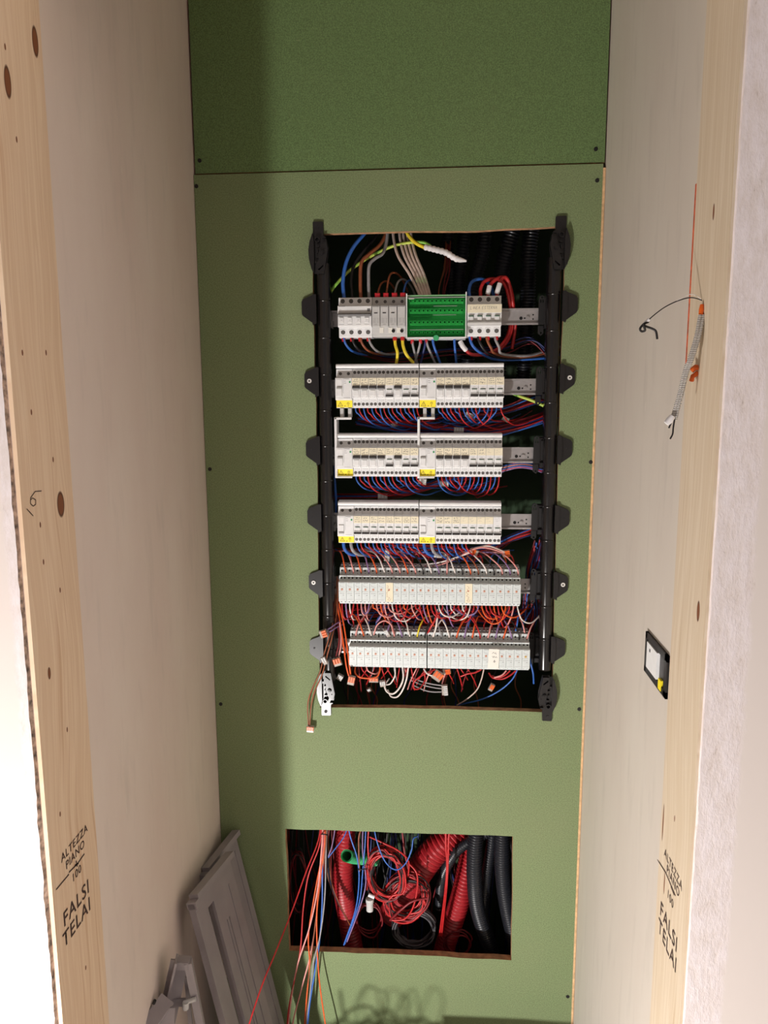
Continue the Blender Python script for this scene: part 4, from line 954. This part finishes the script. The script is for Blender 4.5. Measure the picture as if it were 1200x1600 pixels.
# ------------------------------------------------------------------ lever connectors
def connector(px, py, Y, ang, w_, h_, label, orange=True, n=3):
    p = at(px, py, Y); root = thing('lever_connector', label, 'wire connector', p); root.rotation_euler = (0, R(ang), 0)
    obj('housing', MB().box(-w_/2, w_/2, -.004, .004, -h_/2, h_/2, .0012), M_clear, root)
    mt = M_orgp if orange else M_greydev
    for k in range(n):
        x = -w_/2+(k+.5)*w_/n; c = obj('lever', MB().box(x-w_/n*.42, x+w_/n*.42, -.0060, -.0036, -h_*.18, h_/2-.0006, .0006), mt, root)
    obj('clamp', MB().box(-w_/2+.0012, w_/2-.0012, -.002, .003, -h_/2+.002, -.001), M_screw, root)
connector(485, 1139, -.014, 3, .0170, .0150, 'orange and clear connector hanging lowest, alone against the green board left of the opening')
connector(505.5, 990, -.028, 70, .017, .017, 'orange and clear connector resting on the left upright beside the lowest lugs')
connector(507, 1032, -.030, -25, .010, .019, 'small clear connector on the wires crossing the left upright', False, 2)
connector(527, 1034, -.014, -18, .018, .019, 'orange connector hanging left of the lower relay row')
connector(549, 1063, -.014, 12, .016, .021, 'orange and clear connector hanging below the first lower relay')
connector(531, 1058, .02, 30, .014, .014, 'clear connector inside the opening above the lower left bracket', False, 3)
connector(584, 1062, .02, 0, .022, .012, 'brownish clear connector under the fifth lower relay', True, 3)
connector(598, 1068, .008, -8, .013, .014, 'grey clear connector under the white wires below the relay row', False, 3)
connector(577, 1078, .05, -30, .009, .010, 'tiny pale connector deep under the fourth lower relay', False, 1)
connector(684, 1056, .0, 35, .022, .022, 'orange and clear connector turned sideways under the middle of the lower row')
connector(698, 1049, .01, 80, .012, .018, 'orange connector tucked right under the twelfth lower relay')
connector(695, 1078, .010, 85, .024, .014, 'clear five-way connector with grey wires under the lower row', False, 5)
connector(768, 1074, .012, 28, .010, .017, 'small orange and clear connector ending a beige wire, lower right of the opening', True, 2)
connector(791, 865, .03, 80, .015, .017, 'orange connector above the right end of the upper relay row')
connector(741, 862, .03, -65, .012, .018, 'orange and clear connector on the white wires above the upper relays', True, 3)
connector(605, 868, .028, 5, .013, .026, 'brown clear connector standing above the seventh upper relay', False, 2)
connector(729, 991-14, .07, 0, .02, .013, 'orange connector dim behind the lower relay row top')
connector(605, 989, .006, -25, .009, .018, 'pale connector leaning on the sixth and seventh lower relays', False, 1)
connector(735, 650, .045, -65, .012, .024, 'clear connector lying in the wires under the second row, right block', False, 3)
connector(717, 672, .04, 2, .022, .012, 'grey clear connector in front of the wires above the third row, right block', False, 4)
connector(660, 752, .025, 10, .018, .013, 'clear connector under the third row between the two blocks', False, 3)
connector(694, 756, .015, 2, .020, .011, 'small clear connector under the third row, right block', False, 4)
connector(598, 776, .05, 2, .022, .013, 'grey clear connector above the fourth row, left block', False, 3)
connector(616, 664, .05, -20, .016, .010, 'clear connector under the second row, left block', False, 3)
connector(790, 655, .05, 30, .016, .010, 'clear connector below the bare end of the second rail', False, 2)
connector(684, 869, .02, 0, .018, .007, 'flat white connector in the wires above the upper relays, middle', False, 3)
for lab, q, mt in (('white wire of the pair running over the upper relays to the orange connector', [(640, 884, .03), (680, 880, .02), (710, 872, .016), (738, 862, .02)], M_wht),
                   ('pink wire of the pair running over the upper relays to the orange connector', [(620, 876, .04), (670, 885, .022), (705, 876, .018), (738, 859, .018), (760, 856, .02), (788, 864, .028)], M_pink),
                   ('beige wire arching to the connector above the right relays', [(735, 858, .03), (760, 853, .02), (776, 857, .02), (788, 862, .028)], M_tanw)):
    pw(lab, q, .0018, mt)

# ------------------------------------------------------------------ corrugated pipes behind the upper opening
for i, (q, r) in enumerate(((([(757, 345, .15), (755, 390, .15), (742, 440, .16), (734, 500, .17), (730, 620, .18)]), .0165),
             (([(805, 345, .13), (792, 392, .13), (784, 430, .135), (780, 500, .15), (778, 640, .17)]), .019),
             (([(832, 345, .14), (826, 400, .14), (825, 450, .145), (822, 520, .15), (815, 640, .17)]), .018),
             (([(728, 345, .17), (722, 400, .17), (716, 450, .18), (714, 560, .19), (712, 640, .2)]), .016),
             (([(700, 345, .16), (700, 400, .17), (706, 460, .19), (706, 600, .21)]), .014))):
    corrugated('corrugated_pipe', 'black corrugated pipe behind the upper opening, %s' % ('third from the right', 'second from the right', 'rightmost', 'fourth from the right', 'leftmost and thinnest')[i], 'pipe', [at(*p) for p in q], r, M_blktube, 'black pipes behind the upper opening')

# ------------------------------------------------------------------ lower opening
def zp(x, y, Y): return at(430+x/3.077, 1280+y/3.077, Y)
corrugated('corrugated_pipe', 'red corrugated pipe hanging behind the green pipe mouth, left in the lower opening', 'pipe', [zp(335, -40, .10), zp(335, 120, .10), zp(325, 300, .11), zp(345, 450, .13), zp(390, 700, .14)], .026, M_redtube, pitch=.0095)
corrugated('corrugated_pipe', 'widest red corrugated pipe slanting down left from the top of the lower opening', 'pipe', [zp(1010, -90, .15), zp(870, 60, .13), zp(760, 160, .12), zp(660, 300, .13), zp(560, 460, .16)], .036, M_redtube, pitch=.0105)
corrugated('corrugated_pipe', 'red corrugated pipe running down between the wide red pipe and black pipes', 'pipe', [zp(980, -60, .16), zp(935, 180, .15), zp(890, 380, .14), zp(820, 600, .15), zp(780, 760, .16)], .027, M_redtube, pitch=.0095)
corrugated('corrugated_pipe', 'black corrugated pipe with the brightest ribs, lower opening right of the red pipes', 'pipe', [zp(985, -60, .08), zp(962, 110, .075), zp(958, 280, .08), zp(975, 440, .10), zp(1040, 640, .12)], .0195, M_blktube, pitch=.0068)
corrugated('corrugated_pipe', 'black corrugated pipe crossing over the red pipes to the left, lower opening', 'pipe', [zp(1060, 50, .09), zp(985, 82, .085), zp(930, 110, .085), zp(860, 170, .10), zp(800, 290, .14), zp(790, 420, .18)], .0125, M_blktube)
corrugated('corrugated_pipe', 'black corrugated pipe second from the right in the lower opening', 'pipe', [zp(1050, -60, .11), zp(1040, 120, .11), zp(1015, 280, .12), zp(1000, 460, .14), zp(1010, 660, .16)], .014, M_blktube)
corrugated('corrugated_pipe', 'rightmost black corrugated pipe in the lower opening, bulging right', 'pipe', [zp(1095, -60, .07), zp(1092, 110, .07), zp(1095, 260, .08), zp(1115, 420, .09), zp(1165, 640, .10)], .020, M_blktube, pitch=.0068)
corrugated('corrugated_pipe', 'green corrugated pipe with its open mouth facing out, lower opening', 'pipe', [zp(343, 176, .012), zp(349, 178, .034), zp(378, 186, .068), zp(430, 192, .092), zp(480, 198, .12)], .0145, M_grntube, hollow=True, n=20)
M_greydw = flat('dark_grey_wire', (92, 90, 94), .5)
def coil(label, cx, cy, rx, ry, Y, n, cols, seed, r=.0022, tilt=0, thick=.12, lead=None):
    # each loop of the coil is wound as one continuous wire per colour
    rnd = random.Random(seed); root = thing('wire_coil', label, 'wire coil', tuple(zp(cx, cy, Y))); base = zp(cx, cy, Y)
    sc = (zp(cx+100, cy, Y)-base).length/100
    for i, mt in enumerate(cols):
        pts = []; turns = n; ph = rnd.uniform(0, 6.28)
        for k in range(turns*12+1):
            a = ph+2*math.pi*k/12; f = 1+thick*rnd.uniform(-1, .5) if k % 4 == 0 else 1+thick*math.sin(k*.37+i)
            x = math.cos(a)*rx*f*sc; z = math.sin(a)*ry*f*sc; c, s = math.cos(tilt), math.sin(tilt)
            pts.append((x*c-z*s, math.sin(k*.23+i*2)*.010+rnd.uniform(-.002, .002), x*s+z*c))
        obj('strand', MB().tube(spline(pts, 3), r, 6), mt, root)
    return root
coil('coil of red and black wires hanging left of centre in the lower opening', 532, 265, 82, 122, .045, 7, [M_red, M_blk, M_redd, M_red], 1, .0024, .15, .16)
coil('coil of red wires hanging lower right of the first coil', 632, 372, 92, 108, .06, 6, [M_red, M_redd, M_blk, M_red], 2, .0024, -.35, .2)
coil('coil of grey wires at the bottom of the lower opening', 668, 520, 96, 92, .09, 6, [M_greydw, M_blk, M_greydw], 3, .0022, .5, .12)
coil('dark red coil at the bottom left of the lower opening', 450, 480, 60, 82, .10, 3, [M_redd], 4, .0022)
coil('dark red coil low at the right of the lower opening', 880, 600, 62, 60, .11, 3, [M_redd], 5, .0022)
coil('dim black coil at the far left of the lower opening', 110, 300, 40, 150, .14, 3, [M_blk, M_redd], 6, .002)
p = zp(455, 410, .03); obj('conduit_socket', MB().tube([p+Vector((0, 0, .016)), p+Vector((0, 0, .007)), p+Vector((0, 0, .006)), p-Vector((0, 0, .016))], .009, 18, True, [.010, .010, .0088, .0085]), M_greydev, label='small pale grey pipe socket below the red and black coil', category='pipe fitting')
p = zp(462, 369, .028); obj('cable_end', MB().tube([p+Vector((-.007, 0, .003)), p+Vector((.008, -.002, -.002))], .0045, 12), M_tape, label='white taped cable tip at the lower left of the red and black coil', category='cable end')
def zw(label, pts, r, mt, **k): return wire(label, [zp(*q) for q in pts], r, mt, **k)
BL = [
 ('blue wire falling in a long bow through the lower opening', [(352, -20, .04), (358, 70, .035), (395, 190, .025), (403, 300, .02), (385, 440, .02), (330, 605, .015)], M_blue, .0018),
 ('second blue wire falling right beside the long bow', [(438, -20, .05), (432, 120, .035), (420, 260, .026), (410, 370, .022), (390, 450, .02), (335, 600, .018)], M_blue, .0016),
 ('violet blue wire tied along the blue wires', [(425, -20, .05), (420, 150, .035), (436, 300, .03), (405, 430, .022), (345, 590, .02)], M_vio, .0015),
 ('brown wire tied to the blue wires, top of lower opening', [(440, 20, .04), (405, 70, .03), (402, 160, .026), (406, 250, .022)], M_brn, .0018),
 ('blue wire hanging in a U over the coils', [(468, 0, .03), (490, 110, .015), (530, 205, .006), (580, 243, .004), (625, 215, .008), (655, 150, .014), (664, 95, .02), (685, 82, .03)], M_blue, .0016),
 ('blue wire rising left from the bundle to the opening top', [(255, 185, .015), (290, 140, .02), (330, 85, .03), (355, 20, .04)], M_blue, .0014),
 ('thin pale wire rising steeply beside the bundle', [(255, 180, .014), (275, 120, .02), (292, 20, .03)], M_vio, .0013),
 ('red wire hanging straight in front of the wide red pipe, left', [(822, -20, .04), (820, 120, .035), (826, 220, .035), (816, 360, .04), (790, 560, .08)], M_red, .0026),
 ('red wire hanging straight in front of the wide red pipe, right', [(842, -20, .04), (834, 100, .035), (830, 230, .035), (822, 350, .04), (800, 560, .08)], M_red, .0024),
 ('red wire at the left of the red and black coil', [(455, -20, .05), (446, 110, .04), (450, 230, .035), (440, 340, .04)], M_red, .002),
 ('red and black wire rising from the coil, first', [(600, -20, .07), (612, 70, .06), (622, 160, .05), (640, 240, .045)], M_redd, .0024),
 ('red and black wire rising from the coil, second', [(540, -20, .07), (538, 80, .06), (525, 150, .05), (500, 170, .045)], M_blk, .0024),
 ('red wire crossing over the coil top', [(455, 85, .04), (520, 115, .03), (590, 150, .03), (640, 200, .035), (640, 270, .04)], M_red, .0022),
 ('red wire looping round the right of the lower coil', [(640, 210, .04), (680, 260, .03), (682, 340, .03), (660, 430, .03), (620, 480, .035), (552, 486, .04)], M_red, .0022),
 ('red and black wire slanting across the lower coil', [(552, 486, .035), (600, 440, .025), (660, 395, .025), (730, 380, .03)], M_redd, .003)]
for lab, q, mt, r in BL: zw(lab, q, r, mt)
for i in range(6):
    mt, nm = ((M_blk, 'black'), (M_brn, 'brown'), (M_blk, 'black'), (M_navy, 'dark blue'), (M_blk, 'black'), (M_brn, 'brown'))[i]
    zw('stiff %s wire end pointing down right in lower opening, %s of six' % (nm, ORD[i]), [(205+i*9, -10, .05), (232+i*5, 150, .045), (255+i*4, 290+i*6, .04), (300+i*10, 400+i*18, .05), (330+i*8, 450+i*14, .06)], .0015, mt, group='stiff dark wire ends in the lower opening')
EX = [
 ('red wire leaving the lower opening furthest to the left', [(222, 10, .03), (205, 110, .012), (150, 250, -.02), (85, 430, -.07), (0, 645, -.17), (-60, 790, -.23), (-125, 985, -.29), (-170, 1150, -.32)], M_red, .0017),
 ('second red wire leaving the lower opening, bowing left', [(226, 10, .03), (212, 130, .012), (160, 270, -.003), (135, 430, -.012), (122, 620, -.025), (95, 760, -.04), (70, 880, -.05), (58, 985, -.06), (50, 1150, -.08)], M_red, .0018),
 ('pink wire of the bundle nearest the second red wire', [(230, 10, .03), (224, 130, .010), (205, 330, -.006), (165, 520, -.018), (110, 690, -.034), (82, 830, -.046), (64, 985, -.06), (55, 1150, -.08)], M_pink, .0019),
 ('second pink wire, right of the first', [(232, 10, .03), (226, 150, .010), (200, 450, -.008), (172, 640, -.022), (125, 820, -.04), (84, 985, -.06), (70, 1150, -.08)], M_pink, .0018),
 ('orange wire in the middle of the bundle', [(234, 10, .03), (228, 150, .012), (188, 370, -.004), (160, 560, -.02), (166, 700, -.03), (152, 850, -.045), (142, 985, -.055), (138, 1150, -.07)], M_org, .0017),
 ('orange wire ending furthest to the right', [(240, 10, .03), (236, 130, .012), (212, 320, -.004), (200, 460, -.012), (203, 640, -.026), (215, 800, -.04), (241, 985, -.055), (262, 1150, -.07)], M_org, .0017),
 ('blue wire of the hanging bundle', [(244, 10, .03), (228, 170, .010), (226, 400, -.008), (215, 570, -.018), (196, 700, -.03), (170, 860, -.045), (156, 985, -.055), (150, 1150, -.07)], M_blue, .0019),
 ('grey blue wire of the hanging bundle', [(250, 10, .03), (244, 170, .012), (238, 380, -.004), (216, 560, -.02), (186, 680, -.032), (166, 850, -.045), (150, 985, -.055), (142, 1150, -.07)], M_grey, .0017),
 ('brown wire of the hanging bundle', [(247, 10, .03), (240, 150, .012), (206, 400, -.006), (186, 560, -.018), (158, 800, -.04), (146, 985, -.055), (140, 1150, -.07)], M_brn, .0016)]
for lab, q, mt, r in EX: zw(lab, q, r, mt)
obj('cable_tie', MB().tube([zp(222, 72, .016), zp(232, 72, .010), zp(244, 74, .010), zp(252, 76, .018)], .0016, 8), M_blackmat, label='black cable tie round the bundle at the top of the lower opening', category='cable tie')
obj('cable_tie', MB().tube([zp(398, 243, .018), zp(410, 242, .014), zp(426, 240, .018), zp(442, 238, .022)], .0014, 8), M_blackmat, label='black cable tie round the blue wires left of the coils', category='cable tie')

# ------------------------------------------------------------------ right side: socket, sheath, strip
c4 = [atX(1013, 986, XR), atX(1044, 1018, XR), atX(1042, 1088, XR), atX(1009, 1046, XR)]
yb, yf = c4[0].y, c4[0].y-.118; zb_, zt_ = c4[3].z, c4[0].z
root = thing('wall_socket', 'white power socket in a black frame on the right wall, half hidden by wood', 'socket', (XR, (yb+yf)/2, (zb_+zt_)/2))
hy, hz = (yb-yf)/2, (zt_-zb_)/2
m = MB()
for a in ((-hy, hy, hz-.010, hz), (-hy, hy, -hz, -hz+.010), (-hy, -hy+.012, -hz, hz), (hy-.009, hy, -hz, hz)): m.box(-.004, .001, *a[:2], *a[2:])
m.box(-.0012, .0006, -hy, hy, -hz, hz)
obj('mounting_frame', m, M_black, root)
m = MB(); m.box(-.0060, 0, hy-.074, hy-.018, -hz+.013, hz-.011); m.v = [(a-(0 if b > .02 else 0), b, c) for a, b, c in m.v]; obj('socket_insert', m, M_white, root)
m = MB(); m.add([(-.0058, hy-.024, z_) for z_ in (-.012, .012)]+[(-.0058, hy-.052, z_) for z_ in (.012, -.012)], [(0, 1, 2, 3)]); obj('socket_recess', m, M_greydev, root)
yy, zz = .012, .014
obj('pin_hole', MB().box(-.0062, -.0050, hy-.038, hy-.033, .010, .015), M_hole, root)
obj('warning_label', MB().box(-.0048, -.0014, hy-.096, hy-.082, -hz+.003, -hz+.019), M_yellow, root, label='yellow label in the lower corner')
a_, b_ = atX(1087, 288, .366), atX(1071, 570, .366)
obj('orange_strip', MB().box(.3655, .3722, a_.y-.016, a_.y, b_.z-.03, a_.z), M_brick, label='narrow orange brown strip standing between the right wall and the wooden frame', category='strip')
root = thing('braided_sheath', 'pair of grey ribbed cable sheaths hanging from the right wooden frame, white tips down', 'cable sheath')
for k, dx in enumerate((0, 5)):
    obj('sheath', MB().tube(spline([at(1094+dx, 493, -.715), at(1088+dx*.9, 525, -.722), at(1077+dx*.8, 562, -.728), at(1070+dx*.8, 580, -.728), at(1061+dx*.7, 618, -.73), at(1050+dx, 655, -.73)], 7), .0023, 10), M_braid, root)
obj('sheath_tip', MB().tube([at(1051, 650, -.732), at(1046, 657, -.732), at(1041, 662, -.732)], .0035, 12, True, [.0035, .0045, .0035]), M_tape, root)
for q in ([(1052, 654), (1048, 662), (1045, 669)], [(1054, 655), (1052, 668), (1051, 678), (1047, 686)]): obj('wire_tail', MB().tube(spline([at(a, b, -.732) for a, b in q], 5), .0010, 6), M_blk, root)
obj('clip', MB().tube([at(1097, 476, -.712), at(1096, 484, -.713), at(1095, 492, -.714)], .0028, 10, True, [.0022, .003, .0026]), M_orgp, root, label='orange clip at the top')
root = thing('draw_cord', 'thin dark cord arching left from the right wooden frame to a black knot', 'cord')
obj('cord', MB().tube(spline([at(1102, 474, -.700), at(1096, 469, -.705), at(1080, 465, -.70), at(1062, 469, -.70), at(1042, 478, -.70), at(1026, 489, -.70), at(1012, 501, -.70)], 7), .0007, 6), M_blackmat, root)
obj('cord', MB().tube(spline([at(1101, 472, -.702), at(1086, 461, -.70), at(1074, 461, -.70), at(1058, 470, -.70), at(1044, 477, -.70)], 7), .0005, 6), M_wht, root)
obj('knot', MB().tube(spline([at(1013, 503, -.70), at(1008, 505, -.702), at(1004, 508, -.70), at(1000, 514, -.70), at(1003, 518, -.697), at(1008, 516, -.70), at(1006, 509, -.704), at(1012, 511, -.70), at(1020, 514, -.70), at(1025, 518, -.70), at(1027, 530, -.70)], 6), .0014, 7), M_blackmat, root)
obj('tip', MB().tube([at(1014, 499, -.70), at(1008, 505, -.70)], .0022, 8), M_tape, root)
p = atX(1090, 583, JR)
obj('wall_plug', MB().tube([(JR+.004, p.y, p.z+.006), (JR-.003, p.y, p.z+.007), (JR-.007, p.y+.002, p.z+.003)], .0035, 8).tube([(JR, p.y+.001, p.z), (JR-.006, p.y-.001, p.z-.004), (JR-.006, p.y+.002, p.z-.009)], .003, 8), M_orgp, label='crumpled orange wall plug in the right wooden frame beside the sheaths', category='wall plug')

# ------------------------------------------------------------------ grey trim pieces leaning in the left corner
def oriented(parent, name, o, u, v, n_, u0, u1, v0, v1, n0, n1, mat):
    vs_ = [o+u*a+v*b+n_*c for c in (n0, n1) for (a, b) in ((u0, v0), (u1, v0), (u1, v1), (u0, v1))]
    return obj(name, MB().add(vs_, [(0, 3, 2, 1), (4, 5, 6, 7), (0, 1, 5, 4), (1, 2, 6, 5), (2, 3, 7, 6), (3, 0, 4, 7)]), mat, parent)
def leaning(label, A, B, Cc, wall_gap, slot):
    root = thing('cabinet_door_frame', label, 'door frame')
    u = (B-A); wdt = u.length; u.normalize(); v = Vector((Cc, -.03, -.97)).normalized(); ln = -min(A.z, B.z)/v.z-.012; n_ = u.cross(v).normalized()
    if n_.dot(Vector(CAMP)-A) < 0: n_ = -n_
    # panel pieces
    if slot:
        oriented(root, 'side_member', A, u, v, n_, 0, wdt*.24, 0, ln, -.006, 0, M_frame)
        oriented(root, 'head_member', A, u, v, n_, wdt*.24, wdt, 0, .045, -.006, 0, M_frame)
        oriented(root, 'inner_member', A, u, v, n_, wdt*.30, wdt*.37, .045, ln, -.014, -.008, M_frame)
        oriented(root, 'panel', A, u, v, n_, wdt*.44, wdt, .045, ln, -.006, 0, M_frame)
        for f in (.60, .66, .82): oriented(root, 'groove_bead', A, u, v, n_, wdt*f, wdt*f+.0035, .05 if f > .7 else .11, ln, 0, .0022, M_frame)
    else:
        oriented(root, 'panel', A, u, v, n_, 0, wdt, 0, ln, -.006, 0, M_frame)
        oriented(root, 'groove_bead', A, u, v, n_, wdt*.86, wdt*.86+.0035, .03, ln, 0, .0022, M_frame)
    oriented(root, 'top_rail', A, u, v, n_, wdt*.06, wdt*1.0, -.012, .0, -.006, .014, M_frame)
    oriented(root, 'corner_cap', A, u, v, n_, -.004, wdt*.06, -.003, .012, -.006, .014, M_frame)
    oriented(root, 'edge_lip', A, u, v, n_, -.004, .004, .0, ln, -.004, .010, M_frame)
A = atX(297, 1412, -.455); B = at(358, 1338, -.108); Cc = .215
leaning('front grey painted door frame leaning in the left corner, with a long dark slot', A, B, Cc, 0, True)
A2 = atX(317, 1368, -.478); B2 = at(368, 1304, -.006); C2 = .215
leaning('rear grey painted door panel leaning in the corner behind the slotted frame', A2, B2, C2, 0, False)
root = thing('folding_trestle', 'small grey folding trestle standing on the floor left of the leaning door frames', 'trestle')
def bar(parent, name, a, b, w_, d, mat=M_frame):
    a, b = Vector(a), Vector(b); v = (b-a).normalized(); u = Vector((1, .25, 0)); u = (u-v*u.dot(v)).normalized(); n_ = u.cross(v)
    return oriented(parent, name, a, u, v, n_, -w_/2, w_/2, 0, (b-a).length, -d/2, d/2, mat)
Yt = -.405
def fl(px, py, Y):                                  # follow the leg down to the floor
    return at(px, py, Y)
a = at(281, 1500, Yt); b = at(246, 1660, Yt-.02); bar(root, 'leg', a, b, .034, .004); bar(root, 'leg_flange', at(276, 1498, Yt-.012), at(239, 1660, Yt-.032), .004, .028)
bar(root, 'leg', at(294, 1502, Yt-.004), at(325, 1660, Yt+.01), .014, .016); bar(root, 'leg', at(291, 1525, Yt+.01), at(303, 1660, Yt+.03), .007, .010)
bar(root, 'head_plate', at(277, 1504, Yt-.002), at(297, 1505, Yt-.002), .020, .016)
bar(root, 'step', at(266, 1566, Yt-.008), at(290, 1566, Yt-.008), .005, .014)
obj('hinge_pin', MB().tube([at(287, 1567, Yt-.016), at(306, 1561, Yt-.010)], .0045, 10), M_greydev, root); obj('hinge_pin', MB().tube([at(290, 1566, Yt-.018), at(290, 1576, Yt-.018)], .006, 10), M_greydev, root)
root = thing('trim_profile', 'grey painted trim profile slanting at the very bottom, left of the trestle', 'trim profile')
bar(root, 'profile', at(262, 1560, -.45), at(170, 1690, -.56), .028, .012); bar(root, 'web', at(252, 1575, -.465), at(245, 1690, -.50), .050, .004); obj('end_pin', MB().tube([at(242, 1563, -.48), at(240, 1568, -.48)], .003, 8), M_blackmat, root)

# clutter on the niche floor just below the picture: it throws the curly shadows under the lower opening
root = thing('cable_tangle', 'tangle of cable offcuts on the niche floor under the lower opening', 'cable tangle', (-.26, -.47, 0))
rnd = random.Random(4)
for i in range(17):
    hi = i < 4; cx, cy_ = (rnd.uniform(-.05, .05) if hi else rnd.uniform(-.13, .16)), rnd.uniform(-.05, .05); rr = rnd.uniform(.022, .045) if hi else rnd.uniform(.02, .06); ph = rnd.uniform(0, 6)
    zc = .155 if hi else .085; pts = []
    for k in range(11 if hi else 14): an = ph+k*.75; pts.append((cx+rr*math.cos(an)*(1+.1*rnd.random())+k*.003, cy_+.03*math.sin(an*1.3), max(.004, zc+rr*math.sin(an)+rnd.uniform(-.01, .01))))
    pts = [(pts[0][0]+.02, pts[0][1], .003)]+pts+[(pts[-1][0]+rnd.uniform(-.05, .05), pts[-1][1], .01)]
    obj('offcut', MB().tube(spline(pts, 5), .0013 if hi else .003, 6), (M_blk, M_grey, M_redd)[i % 3], root)
b = obj('cardboard_box', MB().box(-.10, .10, -.06, .06, 0, .145), M_card, label='low brown cardboard box on the niche floor, below the lower opening right side', category='box', loc=(.02, -.36, 0)); b.rotation_euler = (0, 0, .3)
